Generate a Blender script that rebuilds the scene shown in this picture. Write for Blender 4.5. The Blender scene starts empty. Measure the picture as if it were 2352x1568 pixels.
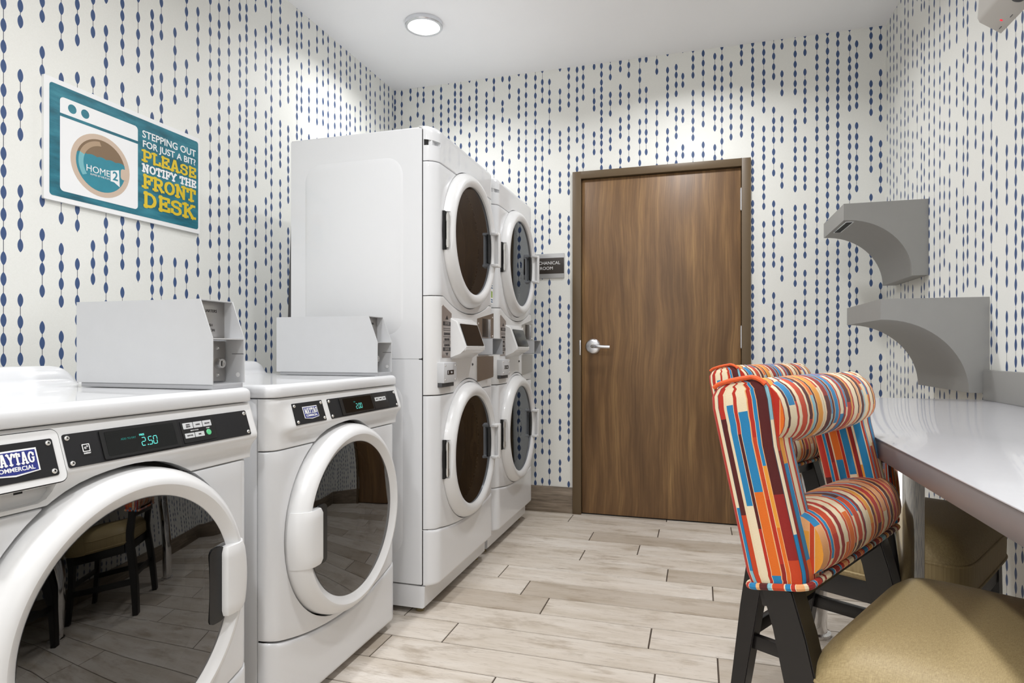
import bpy, bmesh, math, random
from mathutils import Vector, Matrix
random.seed(7)
R = math.radians
scene = bpy.context.scene
COL = scene.collection

# ------------------------------------------------------------------ materials
def srgb(r, g, b):
    def f(c):
        c /= 255.0
        return c / 12.92 if c <= 0.04045 else ((c + 0.055) / 1.055) ** 2.4
    return (f(r), f(g), f(b), 1.0)

def new_mat(name):
    m = bpy.data.materials.new(name); m.use_nodes = True
    nt = m.node_tree
    for n in list(nt.nodes):
        if n.type != 'OUTPUT_MATERIAL' and n.type != 'BSDF_PRINCIPLED': nt.nodes.remove(n)
    return m, nt, nt.nodes['Principled BSDF']

def simple(name, col, rough=0.5, metal=0.0, coat=0.0, spec=0.5, noise=0.0, scale=40.0, bump=0.0, emit=None, estr=0.0, coat_rough=0.03):
    m, nt, b = new_mat(name)
    b.inputs['Base Color'].default_value = col
    b.inputs['Roughness'].default_value = rough
    b.inputs['Metallic'].default_value = metal
    b.inputs['Coat Weight'].default_value = coat
    b.inputs['Coat Roughness'].default_value = coat_rough
    b.inputs['Specular IOR Level'].default_value = spec
    n = nt.nodes.new('ShaderNodeTexNoise'); n.inputs['Scale'].default_value = scale
    n.inputs['Detail'].default_value = 4
    tc = nt.nodes.new('ShaderNodeTexCoord'); nt.links.new(tc.outputs['Object'], n.inputs['Vector'])
    if noise > 0:
        mx = nt.nodes.new('ShaderNodeMix'); mx.data_type = 'RGBA'
        mx.inputs[6].default_value = tuple(c * (1 - noise) for c in col[:3]) + (1,)
        mx.inputs[7].default_value = tuple(min(1, c * (1 + noise)) for c in col[:3]) + (1,)
        nt.links.new(n.outputs['Fac'], mx.inputs[0]); nt.links.new(mx.outputs[2], b.inputs['Base Color'])
    if bump > 0:
        bp = nt.nodes.new('ShaderNodeBump'); bp.inputs['Strength'].default_value = bump
        bp.inputs['Distance'].default_value = 0.002
        nt.links.new(n.outputs['Fac'], bp.inputs['Height']); nt.links.new(bp.outputs[0], b.inputs['Normal'])
    if emit:
        b.inputs['Emission Color'].default_value = emit; b.inputs['Emission Strength'].default_value = estr
    return m

class NT:
    """tiny helper for math node graphs"""
    def __init__(s, nt): s.nt = nt
    def m(s, op, a, b=None, c=None):
        n = s.nt.nodes.new('ShaderNodeMath'); n.operation = op
        for i, v in enumerate((a, b, c)):
            if v is None: continue
            if isinstance(v, (int, float)): n.inputs[i].default_value = v
            else: s.nt.links.new(v, n.inputs[i])
        return n.outputs[0]
    def wn(s, x, y=0.0):
        n = s.nt.nodes.new('ShaderNodeTexWhiteNoise'); n.noise_dimensions = '2D'
        c = s.nt.nodes.new('ShaderNodeCombineXYZ')
        for i, v in enumerate((x, y)):
            if isinstance(v, (int, float)): c.inputs[i].default_value = v
            else: s.nt.links.new(v, c.inputs[i])
        s.nt.links.new(c.outputs[0], n.inputs['Vector'])
        return n.outputs['Value']
    def mix(s, f, a, b):
        n = s.nt.nodes.new('ShaderNodeMix'); n.data_type = 'RGBA'
        for sock, v in ((n.inputs[0], f), (n.inputs[6], a), (n.inputs[7], b)):
            if isinstance(v, (int, float)): sock.default_value = v
            elif isinstance(v, tuple): sock.default_value = v
            else: s.nt.links.new(v, sock)
        return n.outputs[2]
    def ramp(s, f, stops, interp='LINEAR'):
        n = s.nt.nodes.new('ShaderNodeValToRGB'); cr = n.color_ramp; cr.interpolation = interp
        while len(cr.elements) < len(stops): cr.elements.new(0.5)
        for e, (p, c) in zip(cr.elements, stops): e.position = p; e.color = c
        s.nt.links.new(f, n.inputs[0]); return n.outputs[0]
    def noise(s, vec, scale, detail=4, rough=0.5):
        n = s.nt.nodes.new('ShaderNodeTexNoise'); n.inputs['Scale'].default_value = scale
        n.inputs['Detail'].default_value = detail; n.inputs['Roughness'].default_value = rough
        s.nt.links.new(vec, n.inputs['Vector']); return n.outputs['Fac']
    def vec(s, x, y, z):
        c = s.nt.nodes.new('ShaderNodeCombineXYZ')
        for i, v in enumerate((x, y, z)):
            if isinstance(v, (int, float)): c.inputs[i].default_value = v
            else: s.nt.links.new(v, c.inputs[i])
        return c.outputs[0]

def wallpaper(name, axis, seed, PX=0.0575):
    m, nt, b = new_mat(name); g = NT(nt)
    tc = nt.nodes.new('ShaderNodeTexCoord'); sp = nt.nodes.new('ShaderNodeSeparateXYZ')
    nt.links.new(tc.outputs['Object'], sp.inputs[0])
    a = g.m('DIVIDE', sp.outputs[axis], PX); z = sp.outputs[2]
    col = g.m('FLOOR', a)
    h = g.wn(col, seed); h2 = g.wn(col, seed + 1.7); h3 = g.wn(col, seed + 3.1); h4 = g.wn(col, seed + 5.3); h5 = g.wn(col, seed + 8.9)
    cen = g.m('ADD', g.m('ADD', col, 0.5), g.m('MULTIPLY', g.m('SUBTRACT', h, 0.5), 0.42))
    du = g.m('ABSOLUTE', g.m('MULTIPLY', g.m('SUBTRACT', a, cen), PX))
    p = g.m('ADD', 0.047, g.m('MULTIPLY', h2, 0.017))
    v = g.m('ADD', g.m('DIVIDE', z, p), g.m('MULTIPLY', h3, 40.0))
    vi = g.m('FLOOR', v)
    vf = g.m('SUBTRACT', g.m('SUBTRACT', v, vi), 0.5)
    jit = g.m('MULTIPLY', g.m('SUBTRACT', g.wn(g.m('ADD', vi, g.m('MULTIPLY', col, 17.0)), seed), 0.5), 0.26)
    dz = g.m('MULTIPLY', g.m('ADD', vf, jit), p)
    n = g.m('ADD', 4.0, g.m('FLOOR', g.m('MULTIPLY', g.m('POWER', h4, 1.0), 7.0)))
    h6 = g.wn(col, seed + 13.3); gapn = g.m('ADD', 1.5, g.m('GREATER_THAN', h6, 0.68))
    si = g.m('FLOOR', g.m('DIVIDE', vi, n))
    k = g.m('SUBTRACT', vi, g.m('MULTIPLY', si, n))
    kk = g.m('SUBTRACT', v, g.m('MULTIPLY', si, n))
    present = g.m('MAXIMUM', g.m('LESS_THAN', k, g.m('SUBTRACT', n, gapn)), g.m('GREATER_THAN', h5, 0.78))
    q = g.m('DIVIDE', dz, 0.0205); shp = g.m('SUBTRACT', 1.0, g.m('MULTIPLY', q, q))
    shp = g.m('POWER', g.m('MAXIMUM', shp, 0.0001), 0.78)
    bead = g.m('LESS_THAN', du, g.m('MULTIPLY', shp, 0.0083))
    bead = g.m('MULTIPLY', bead, present)
    ln = g.m('LESS_THAN', du, 0.0011)
    lv = g.m('MULTIPLY', g.m('GREATER_THAN', kk, 0.25), g.m('LESS_THAN', kk, g.m('SUBTRACT', g.m('ADD', n, 0.25), gapn)))
    lv = g.m('MAXIMUM', lv, g.m('GREATER_THAN', h5, 0.78))
    ln = g.m('MULTIPLY', ln, lv)
    nz = g.noise(tc.outputs['Object'], 260.0, 2)
    bg = g.mix(nz, srgb(231, 231, 225), srgb(240, 240, 235))
    bc = g.mix(g.noise(tc.outputs['Object'], 2.0, 2), srgb(54, 74, 114), srgb(66, 92, 138))
    c1 = g.mix(ln, bg, srgb(92, 94, 104))
    c2 = g.mix(bead, c1, bc)
    nt.links.new(c2, b.inputs['Base Color']); b.inputs['Roughness'].default_value = 0.55
    bp = nt.nodes.new('ShaderNodeBump'); bp.inputs['Strength'].default_value = 0.12; bp.inputs['Distance'].default_value = 0.001
    nt.links.new(nz, bp.inputs['Height']); nt.links.new(bp.outputs[0], b.inputs['Normal'])
    return m

def floor_mat():
    m, nt, b = new_mat('weathered_plank_tile'); g = NT(nt)
    tc = nt.nodes.new('ShaderNodeTexCoord'); sp = nt.nodes.new('ShaderNodeSeparateXYZ')
    nt.links.new(tc.outputs['Object'], sp.inputs[0])
    at = nt.nodes.new('ShaderNodeAttribute'); at.attribute_name = 'plank'; rnd = at.outputs['Fac']
    off = g.m('MULTIPLY', rnd, 37.0)
    v1 = g.vec(g.m('ADD', g.m('MULTIPLY', sp.outputs[0], 1.5), off), g.m('ADD', g.m('MULTIPLY', sp.outputs[1], 9.0), off), off)
    n1 = g.noise(v1, 1.6, 6, 0.6)
    v2 = g.vec(g.m('ADD', g.m('MULTIPLY', sp.outputs[0], 7.0), off), g.m('MULTIPLY', sp.outputs[1], 95.0), off)
    n2 = g.noise(v2, 2.0, 6, 0.65)
    v3 = g.vec(g.m('ADD', g.m('MULTIPLY', sp.outputs[0], 2.6), off), g.m('ADD', g.m('MULTIPLY', sp.outputs[1], 8.0), off), 3.0)
    n3 = g.noise(v3, 1.7, 6, 0.66)
    base = g.ramp(n1, [(0.30, srgb(198, 186, 170)), (0.5, srgb(220, 210, 198)), (0.72, srgb(234, 227, 218))])
    base = g.mix(g.m('MULTIPLY', rnd, 0.3), base, srgb(196, 184, 168))
    stain = g.ramp(n3, [(0.53, (0, 0, 0, 1)), (0.68, (1, 1, 1, 1))])
    base = g.mix(g.m('MULTIPLY', stain, 0.55), base, srgb(146, 126, 100))
    grain = g.ramp(n2, [(0.56, (0, 0, 0, 1)), (0.66, (1, 1, 1, 1))])
    base = g.mix(g.m('MULTIPLY', grain, 0.38), base, srgb(132, 114, 94))
    n5 = g.noise(g.vec(g.m('ADD', g.m('MULTIPLY', sp.outputs[0], 14.0), off), g.m('MULTIPLY', sp.outputs[1], 34.0), 7.0), 1.0, 5, 0.7)
    blot = g.ramp(n5, [(0.60, (0, 0, 0, 1)), (0.70, (1, 1, 1, 1))])
    base = g.mix(g.m('MULTIPLY', blot, 0.30), base, srgb(118, 100, 80))
    base = g.mix(g.m('MULTIPLY', g.m('GREATER_THAN', rnd, 0.87), 0.35), base, srgb(150, 132, 110))
    nt.links.new(base, b.inputs['Base Color']); b.inputs['Roughness'].default_value = 0.42
    bp = nt.nodes.new('ShaderNodeBump'); bp.inputs['Strength'].default_value = 0.15; bp.inputs['Distance'].default_value = 0.001
    nt.links.new(n2, bp.inputs['Height']); nt.links.new(bp.outputs[0], b.inputs['Normal'])
    return m

def wood_door():
    m, nt, b = new_mat('walnut_door_veneer'); g = NT(nt)
    tc = nt.nodes.new('ShaderNodeTexCoord'); sp = nt.nodes.new('ShaderNodeSeparateXYZ')
    nt.links.new(tc.outputs['Object'], sp.inputs[0])
    w = g.noise(tc.outputs['Object'], 1.3, 3)
    x = g.m('ADD', sp.outputs[0], g.m('MULTIPLY', w, 0.10))
    n1 = g.noise(g.vec(g.m('MULTIPLY', x, 9.0), 0.0, g.m('MULTIPLY', sp.outputs[2], 0.75)), 1.5, 6, 0.6)
    n2 = g.noise(g.vec(g.m('MULTIPLY', x, 75.0), 0.0, g.m('MULTIPLY', sp.outputs[2], 1.8)), 1.5, 5, 0.6)
    c = g.ramp(n1, [(0.30, srgb(96, 71, 46)), (0.45, srgb(122, 91, 59)), (0.58, srgb(142, 108, 70)), (0.74, srgb(168, 132, 86))])
    f = g.ramp(n2, [(0.38, (1, 1, 1, 1)), (0.62, (0, 0, 0, 1))])
    c = g.mix(g.m('MULTIPLY', f, 0.5), c, srgb(88, 63, 40))
    nt.links.new(c, b.inputs['Base Color']); b.inputs['Roughness'].default_value = 0.42
    return m

def stripe_fabric():
    m, nt, b = new_mat('multicolour_stripe_velvet'); g = NT(nt)
    uv = nt.nodes.new('ShaderNodeTexCoord'); sp = nt.nodes.new('ShaderNodeSeparateXYZ')
    nt.links.new(uv.outputs['UV'], sp.inputs[0])
    u = g.m('DIVIDE', sp.outputs[0], 0.0122); v = sp.outputs[1]
    u = g.m('ADD', u, g.m('MULTIPLY', g.m('SINE', g.m('MULTIPLY', u, 2.3)), 0.33))
    i = g.m('FLOOR', u); fr = g.m('SUBTRACT', u, i)
    seg = g.m('FLOOR', g.m('ADD', g.m('DIVIDE', v, g.m('ADD', 0.055, g.m('MULTIPLY', g.wn(i, 2.2), 0.12))), g.m('MULTIPLY', g.wn(i, 5.5), 9.0)))
    kind = g.m('MODULO', g.m('ADD', i, 4000.0), 2.0)
    cold = g.wn(g.m('ADD', i, g.m('MULTIPLY', seg, 31.0)), 9.1)
    light = [(0.0, srgb(242, 224, 190)), (0.26, srgb(238, 170, 112)), (0.36, srgb(30, 132, 186)), (0.62, srgb(142, 194, 208)), (0.74, srgb(232, 112, 24)), (0.86, srgb(236, 158, 52))]
    dark = [(0.0, srgb(190, 42, 22)), (0.34, srgb(84, 14, 12)), (0.60, srgb(204, 66, 22)), (0.76, srgb(150, 28, 22)), (0.92, srgb(240, 220, 184))]
    ca = g.ramp(cold, light, 'CONSTANT'); cb = g.ramp(cold, dark, 'CONSTANT')
    c = g.mix(kind, ca, cb)
    edge = g.m('LESS_THAN', fr, 0.13)
    ec = g.ramp(g.wn(i, 12.0), [(0.0, srgb(240, 220, 184)), (0.55, srgb(60, 70, 84)), (0.7, srgb(240, 180, 120))], 'CONSTANT')
    c = g.mix(edge, c, ec)
    nz = g.noise(g.vec(g.m('MULTIPLY', sp.outputs[0], 600.0), g.m('MULTIPLY', v, 600.0), 0.0), 1.0, 3)
    c = g.mix(g.m('MULTIPLY', nz, 0.12), c, (0.02, 0.01, 0.01, 1))
    nt.links.new(c, b.inputs['Base Color']); b.inputs['Roughness'].default_value = 0.8
    b.inputs['Sheen Weight'].default_value = 0.1
    bp = nt.nodes.new('ShaderNodeBump'); bp.inputs['Strength'].default_value = 0.25; bp.inputs['Distance'].default_value = 0.0015
    nt.links.new(nz, bp.inputs['Height']); nt.links.new(bp.outputs[0], b.inputs['Normal'])
    return m

def khaki_fabric():
    m, nt, b = new_mat('khaki_woven_vinyl'); g = NT(nt)
    tc = nt.nodes.new('ShaderNodeTexCoord'); sp = nt.nodes.new('ShaderNodeSeparateXYZ')
    nt.links.new(tc.outputs['Object'], sp.inputs[0])
    wa = g.noise(g.vec(g.m('MULTIPLY', sp.outputs[0], 1000.0), g.m('MULTIPLY', sp.outputs[1], 160.0), 0.0), 1.0, 3)
    wb = g.noise(g.vec(g.m('MULTIPLY', sp.outputs[0], 160.0), g.m('MULTIPLY', sp.outputs[1], 1000.0), 4.0), 1.0, 3)
    w = g.m('MULTIPLY', g.m('ADD', wa, wb), 0.5)
    c = g.ramp(w, [(0.32, srgb(146, 126, 86)), (0.68, srgb(184, 164, 120))])
    nt.links.new(c, b.inputs['Base Color']); b.inputs['Roughness'].default_value = 0.5
    bp = nt.nodes.new('ShaderNodeBump'); bp.inputs['Strength'].default_value = 0.4; bp.inputs['Distance'].default_value = 0.001
    nt.links.new(w, bp.inputs['Height']); nt.links.new(bp.outputs[0], b.inputs['Normal'])
    return m

def dark_glass(name, tint, ior=1.6, refl=(0.9, 0.9, 0.9, 1)):
    m = bpy.data.materials.new(name); m.use_nodes = True; nt = m.node_tree
    nt.nodes.remove(nt.nodes['Principled BSDF']); out = nt.nodes['Material Output']
    tr = nt.nodes.new('ShaderNodeBsdfTransparent'); tr.inputs[0].default_value = tint
    gl = nt.nodes.new('ShaderNodeBsdfGlossy'); gl.inputs['Roughness'].default_value = 0.015; gl.inputs[0].default_value = refl
    fr = nt.nodes.new('ShaderNodeFresnel'); fr.inputs[0].default_value = ior
    mx = nt.nodes.new('ShaderNodeMixShader')
    nt.links.new(fr.outputs[0], mx.inputs[0]); nt.links.new(tr.outputs[0], mx.inputs[1]); nt.links.new(gl.outputs[0], mx.inputs[2])
    nt.links.new(mx.outputs[0], out.inputs[0])
    return m

def brushed(name, col, rough=0.3):
    m, nt, b = new_mat(name); g = NT(nt)
    b.inputs['Base Color'].default_value = col; b.inputs['Metallic'].default_value = 1.0
    tc = nt.nodes.new('ShaderNodeTexCoord'); sp = nt.nodes.new('ShaderNodeSeparateXYZ')
    nt.links.new(tc.outputs['Object'], sp.inputs[0])
    n = g.noise(g.vec(g.m('MULTIPLY', sp.outputs[1], 4.0), g.m('MULTIPLY', sp.outputs[0], 4.0), g.m('MULTIPLY', sp.outputs[2], 300.0)), 1.0, 3)
    nt.links.new(g.m('ADD', rough, g.m('MULTIPLY', n, 0.15)), b.inputs['Roughness'])
    return m

def teal_paint():
    m, nt, b = new_mat('teal_print'); g = NT(nt)
    tc = nt.nodes.new('ShaderNodeTexCoord'); sp = nt.nodes.new('ShaderNodeSeparateXYZ')
    nt.links.new(tc.outputs['Object'], sp.inputs[0])
    n = g.noise(g.vec(g.m('MULTIPLY', sp.outputs[1], 1.2), g.m('MULTIPLY', sp.outputs[2], 5.0), 0.0), 5.0, 5, 0.6)
    c = g.ramp(n, [(0.33, srgb(14, 82, 98)), (0.5, srgb(30, 112, 130)), (0.7, srgb(58, 138, 154))])
    nt.links.new(c, b.inputs['Base Color']); b.inputs['Roughness'].default_value = 0.35
    return m

M = {}
M['wp_y'] = wallpaper('beaded_wallpaper_side', 1, 3.0)
M['wp_x'] = wallpaper('beaded_wallpaper_end', 0, 11.0, 0.053)
M['ceiling'] = simple('ceiling_paint', srgb(247, 247, 248), 0.8, noise=0.02, scale=3)
M['floor'] = floor_mat()
M['grout'] = simple('brown_grout', srgb(74, 62, 52), 0.9, noise=0.2, scale=80)
M['door'] = wood_door()
def base_mat():
    m, nt, b = new_mat('wood_look_base_tile'); g = NT(nt)
    tc = nt.nodes.new('ShaderNodeTexCoord'); sp = nt.nodes.new('ShaderNodeSeparateXYZ')
    nt.links.new(tc.outputs['Object'], sp.inputs[0])
    n1 = g.noise(g.vec(g.m('MULTIPLY', sp.outputs[0], 5.0), g.m('MULTIPLY', sp.outputs[1], 5.0), g.m('MULTIPLY', sp.outputs[2], 60.0)), 1.0, 6, 0.65)
    c = g.ramp(n1, [(0.3, srgb(96, 84, 72)), (0.5, srgb(132, 118, 102)), (0.7, srgb(160, 146, 130))])
    nt.links.new(c, b.inputs['Base Color']); b.inputs['Roughness'].default_value = 0.45
    return m
M['basetile'] = base_mat()
M['doorframe'] = simple('bronze_door_frame', srgb(98, 80, 56), 0.45, noise=0.05, scale=6)
M['white'] = simple('white_enamel', srgb(226, 227, 229), 0.28, coat=0.6, noise=0.012, scale=3)
M['whitep'] = simple('white_plastic', srgb(228, 228, 228), 0.32, coat=0.4, noise=0.01, scale=3, coat_rough=0.06)
M['coinbox'] = simple('white_powdercoat', srgb(204, 205, 207), 0.45, noise=0.02, scale=30, bump=0.05)
M['coinin'] = simple('grey_powdercoat', srgb(176, 177, 180), 0.45, noise=0.03, scale=30)
M['gap'] = simple('black_gap', srgb(18, 18, 18), 0.7)
M['black'] = simple('black_plastic', srgb(22, 22, 23), 0.3, noise=0.1, scale=20)
M['plate'] = simple('charcoal_plate', srgb(30, 30, 32), 0.5, spec=0.3, noise=0.06, scale=30)
M['display'] = simple('black_display', srgb(10, 11, 11), 0.12, spec=0.35)
M['orange'] = simple('orange_piping', srgb(224, 92, 40), 0.7, noise=0.15, scale=60)
M['waterteal'] = simple('water_teal_ink', srgb(44, 134, 152), 0.4, noise=0.15, scale=30)
M['glass_w'] = dark_glass('smoked_door_glass', (0.15, 0.15, 0.155, 1), 2.15)
M['glass_d'] = dark_glass('smoked_dryer_glass', (0.40, 0.38, 0.37, 1), 1.58, (0.8, 0.84, 0.9, 1))
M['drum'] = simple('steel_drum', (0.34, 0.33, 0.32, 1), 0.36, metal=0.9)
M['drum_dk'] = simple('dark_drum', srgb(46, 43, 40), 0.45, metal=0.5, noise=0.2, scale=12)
M['steel'] = brushed('brushed_steel', (0.52, 0.50, 0.48, 1), 0.28)
M['chrome'] = simple('chrome', (0.85, 0.85, 0.86, 1), 0.06, metal=1.0)
M['nickel'] = simple('satin_nickel', (0.74, 0.75, 0.78, 1), 0.25, metal=1.0)
M['screw'] = simple('zinc_screw', (0.75, 0.74, 0.72, 1), 0.25, metal=1.0)
M['blue'] = simple('badge_blue', srgb(38, 48, 128), 0.35)
M['ink_w'] = simple('white_ink', srgb(242, 242, 242), 0.4)
M['ink_k'] = simple('dark_ink', srgb(38, 32, 32), 0.5)
M['ink_y'] = simple('yellow_ink', srgb(222, 192, 40), 0.4)
M['ink_tan'] = simple('tan_ink', srgb(206, 184, 164), 0.4)
M['ink_brown'] = simple('brown_ink', srgb(128, 104, 78), 0.4)
M['ink_tan2'] = simple('light_tan_ink', srgb(176, 150, 122), 0.4)
M['ink_pale'] = simple('pale_teal_ink', srgb(120, 182, 190), 0.4)
M['teal'] = teal_paint()
M['led'] = simple('cyan_led', srgb(90, 210, 200), 0.4, emit=srgb(110, 235, 220), estr=0.45)
M['led_dim'] = simple('dim_led', srgb(20, 90, 85), 0.4, emit=srgb(40, 130, 120), estr=0.35)
M['green'] = simple('green_button', srgb(96, 200, 140), 0.35)
M['keycap'] = simple('pale_key', srgb(205, 207, 208), 0.4)
M['stripe'] = stripe_fabric()
M['khaki'] = khaki_fabric()
M['blackwood'] = simple('black_stained_wood', srgb(22, 19, 19), 0.35, noise=0.2, scale=25)
M['quartz'] = simple('grey_white_laminate', srgb(206, 206, 210), 0.22, coat=0.35, noise=0.02, scale=90)
M['edge'] = simple('taupe_edge', srgb(126, 120, 119), 0.35, noise=0.03, scale=30)
M['grey'] = simple('grey_laminate', srgb(150, 149, 146), 0.5, noise=0.03, scale=20)
M['signsilver'] = simple('sign_silver', srgb(176, 176, 176), 0.35, metal=0.4)
M['signbrown'] = simple('sign_brown', srgb(52, 44, 38), 0.4, noise=0.1, scale=40)
M['lamp'] = simple('lamp_diffuser', srgb(255, 255, 255), 0.5, emit=(1, 0.985, 0.96, 1), estr=3.0)
M['red'] = simple('red_indicator', srgb(200, 50, 60), 0.4, emit=srgb(230, 40, 60), estr=0.8)
M['beige'] = simple('beige_plastic', srgb(196, 192, 186), 0.45)
M['darkgrey'] = simple('dark_grey_rubber', srgb(70, 70, 72), 0.6)
M['brass'] = simple('brass_foot', srgb(150, 138, 104), 0.4, metal=0.7, noise=0.2, scale=60)
M['decal'] = simple('grey_decal', srgb(158, 148, 143), 0.3, metal=0.3)
M['stickgreen'] = simple('sticker_green', srgb(160, 186, 110), 0.4)
M['stickblue'] = simple('sticker_blue', srgb(70, 110, 150), 0.4)

# ------------------------------------------------------------------ mesh helpers
def link(name, me, mat, parent=None):
    o = bpy.data.objects.new(name, me); COL.objects.link(o)
    if mat is not None:
        for mm in (mat if isinstance(mat, (list, tuple)) else [mat]): me.materials.append(mm)
    if parent is not None: o.parent = parent
    return o

def finish(name, bm, mat, parent=None, angle=38, recalc=True):
    if recalc: bmesh.ops.recalc_face_normals(bm, faces=bm.faces)
    me = bpy.data.meshes.new(name); bm.to_mesh(me); bm.free()
    me.shade_smooth(); me.set_sharp_from_angle(angle=R(angle))
    return link(name, me, mat, parent)

def add_box(bm, x0, x1, y0, y1, z0, z1, bev=0.0, seg=2, mtx=None, mi=0):
    vs = [bm.verts.new((x, y, z)) for x in (x0, x1) for y in (y0, y1) for z in (z0, z1)]
    F = [(0, 1, 3, 2), (4, 6, 7, 5), (0, 4, 5, 1), (2, 3, 7, 6), (0, 2, 6, 4), (1, 5, 7, 3)]
    fs = [bm.faces.new([vs[i] for i in f]) for f in F]
    for f in fs: f.material_index = mi
    allv = vs
    if bev > 0:
        es = list({e for f in fs for e in f.edges})
        r = bmesh.ops.bevel(bm, geom=es, offset=bev, segments=seg, affect='EDGES', profile=0.5)
        allv = list({v for v in vs if v.is_valid} | {v for v in r['verts']})
        for f in r['faces']: f.material_index = mi
    if mtx is not None:
        bmesh.ops.transform(bm, matrix=mtx, verts=list(set(allv)))
    return allv

def box(name, x0, x1, y0, y1, z0, z1, mat, parent=None, bev=0.002, seg=2, mtx=None):
    bm = bmesh.new(); add_box(bm, x0, x1, y0, y1, z0, z1, bev, seg, mtx)
    return finish(name, bm, mat, parent)

def add_lathe(bm, prof, axis='X', c=(0, 0, 0), n=64, a0=0.0, a1=2 * math.pi, mi=0):
    """prof: list of (radius, height along axis)"""
    full = abs(a1 - a0 - 2 * math.pi) < 1e-6
    rings = []
    cnt = n if full else n + 1
    for k in range(cnt):
        a = a0 + (a1 - a0) * k / n; ca, sa = math.cos(a), math.sin(a); ring = []
        for r, h in prof:
            if axis == 'X': p = (c[0] + h, c[1] + r * ca, c[2] + r * sa)
            elif axis == 'Y': p = (c[0] + r * ca, c[1] + h, c[2] + r * sa)
            else: p = (c[0] + r * ca, c[1] + r * sa, c[2] + h)
            ring.append(bm.verts.new(p))
        rings.append(ring)
    m = len(prof)
    for k in range(n if full else n):
        A = rings[k]; B = rings[(k + 1) % cnt]
        for i in range(m - 1):
            f = bm.faces.new((A[i], A[i + 1], B[i + 1], B[i])); f.material_index = mi
    return rings

def lathe(name, prof, mat, parent=None, axis='X', c=(0, 0, 0), n=64, angle=30):
    bm = bmesh.new(); add_lathe(bm, prof, axis, c, n)
    bmesh.ops.remove_doubles(bm, verts=bm.verts, dist=1e-5)
    if name == 'door_glass':
        for f in bm.faces:
            f.normal_update()
            if f.normal.x < 0: f.normal_flip()
        return finish(name, bm, mat, parent, angle, recalc=False)
    return finish(name, bm, mat, parent, angle)

def add_tube(bm, pts, r, n=10, closed=False, uv=None):
    pts = [Vector(p) for p in pts]; rings = []
    N = len(pts)
    for i, p in enumerate(pts):
        if closed: d = pts[(i + 1) % N] - pts[i - 1]
        else: d = pts[min(i + 1, N - 1)] - pts[max(i - 1, 0)]
        d.normalize(); up = Vector((0, 0, 1)) if abs(d.z) < 0.95 else Vector((1, 0, 0))
        a = d.cross(up).normalized(); b = a.cross(d).normalized()
        rings.append([bm.verts.new(p + a * (r * math.cos(2 * math.pi * k / n)) + b * (r * math.sin(2 * math.pi * k / n))) for k in range(n)])
    L = 0.0
    for i in range(N if closed else N - 1):
        A = rings[i]; B = rings[(i + 1) % N]; d = (pts[(i + 1) % N] - pts[i]).length
        for k in range(n):
            f = bm.faces.new((A[k], A[(k + 1) % n], B[(k + 1) % n], B[k]))
            if uv is not None:
                for lp, uu in zip(f.loops, (L, L, L + d, L + d)): lp[uv].uv = (uu + 5.0, 0.3)
        L += d
    if not closed:
        bm.faces.new(rings[0][::-1]); bm.faces.new(rings[-1])

def add_prism(bm, poly, lo, hi, plane='XZ', mi=0):
    """poly in 2D, extruded along the remaining axis"""
    def P(a, b, h):
        if plane == 'XZ': return (a, h, b)
        if plane == 'YZ': return (h, a, b)
        return (a, b, h)
    A = [bm.verts.new(P(a, b, lo)) for a, b in poly]; B = [bm.verts.new(P(a, b, hi)) for a, b in poly]
    fs = [bm.faces.new(A[::-1]), bm.faces.new(B)]
    n = len(poly)
    for i in range(n): fs.append(bm.faces.new((A[i], A[(i + 1) % n], B[(i + 1) % n], B[i])))
    for f in fs: f.material_index = mi
    return fs

def prism(name, poly, lo, hi, mat, parent=None, plane='XZ', bev=0.0):
    bm = bmesh.new(); add_prism(bm, poly, lo, hi, plane)
    if bev > 0:
        bmesh.ops.bevel(bm, geom=[e for e in bm.edges if e.calc_face_angle(0) > 0.6], offset=bev, segments=2, affect='EDGES')
    return finish(name, bm, mat, parent)

def rrect(x0, x1, y0, y1, r, n=5):
    pts = []
    for cx, cy, a in ((x1 - r, y0 + r, -90), (x1 - r, y1 - r, 0), (x0 + r, y1 - r, 90), (x0 + r, y0 + r, 180)):
        for k in range(n + 1):
            t = R(a + 90.0 * k / n); pts.append((cx + r * math.cos(t), cy + r * math.sin(t)))
    return pts

def cut(o, cutter_bm):
    """bake a boolean difference into the object's own mesh; the cutter is removed again"""
    bmesh.ops.recalc_face_normals(cutter_bm, faces=cutter_bm.faces)
    me = bpy.data.meshes.new('c'); cutter_bm.to_mesh(me); cutter_bm.free()
    c = bpy.data.objects.new('c', me); COL.objects.link(c)
    par = o.parent; o.parent = None
    md = o.modifiers.new('b', 'BOOLEAN'); md.object = c; md.operation = 'DIFFERENCE'; md.solver = 'EXACT'
    dg = bpy.context.evaluated_depsgraph_get(); dg.update()
    nm = bpy.data.meshes.new_from_object(o.evaluated_get(dg))
    o.modifiers.clear(); old = o.data; o.data = nm; nm.name = old.name
    bpy.data.objects.remove(c); bpy.data.meshes.remove(me)
    nm.shade_smooth(); nm.set_sharp_from_angle(angle=R(35))
    o.parent = par

def cyl_cutter(r, x0, x1, y, z, n=72):
    bm = bmesh.new(); add_lathe(bm, [(0.00001, x0), (r, x0), (r, x1), (0.00001, x1)], 'X', (0, y, z), n)
    bmesh.ops.remove_doubles(bm, verts=bm.verts, dist=1e-4)
    return bm

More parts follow.
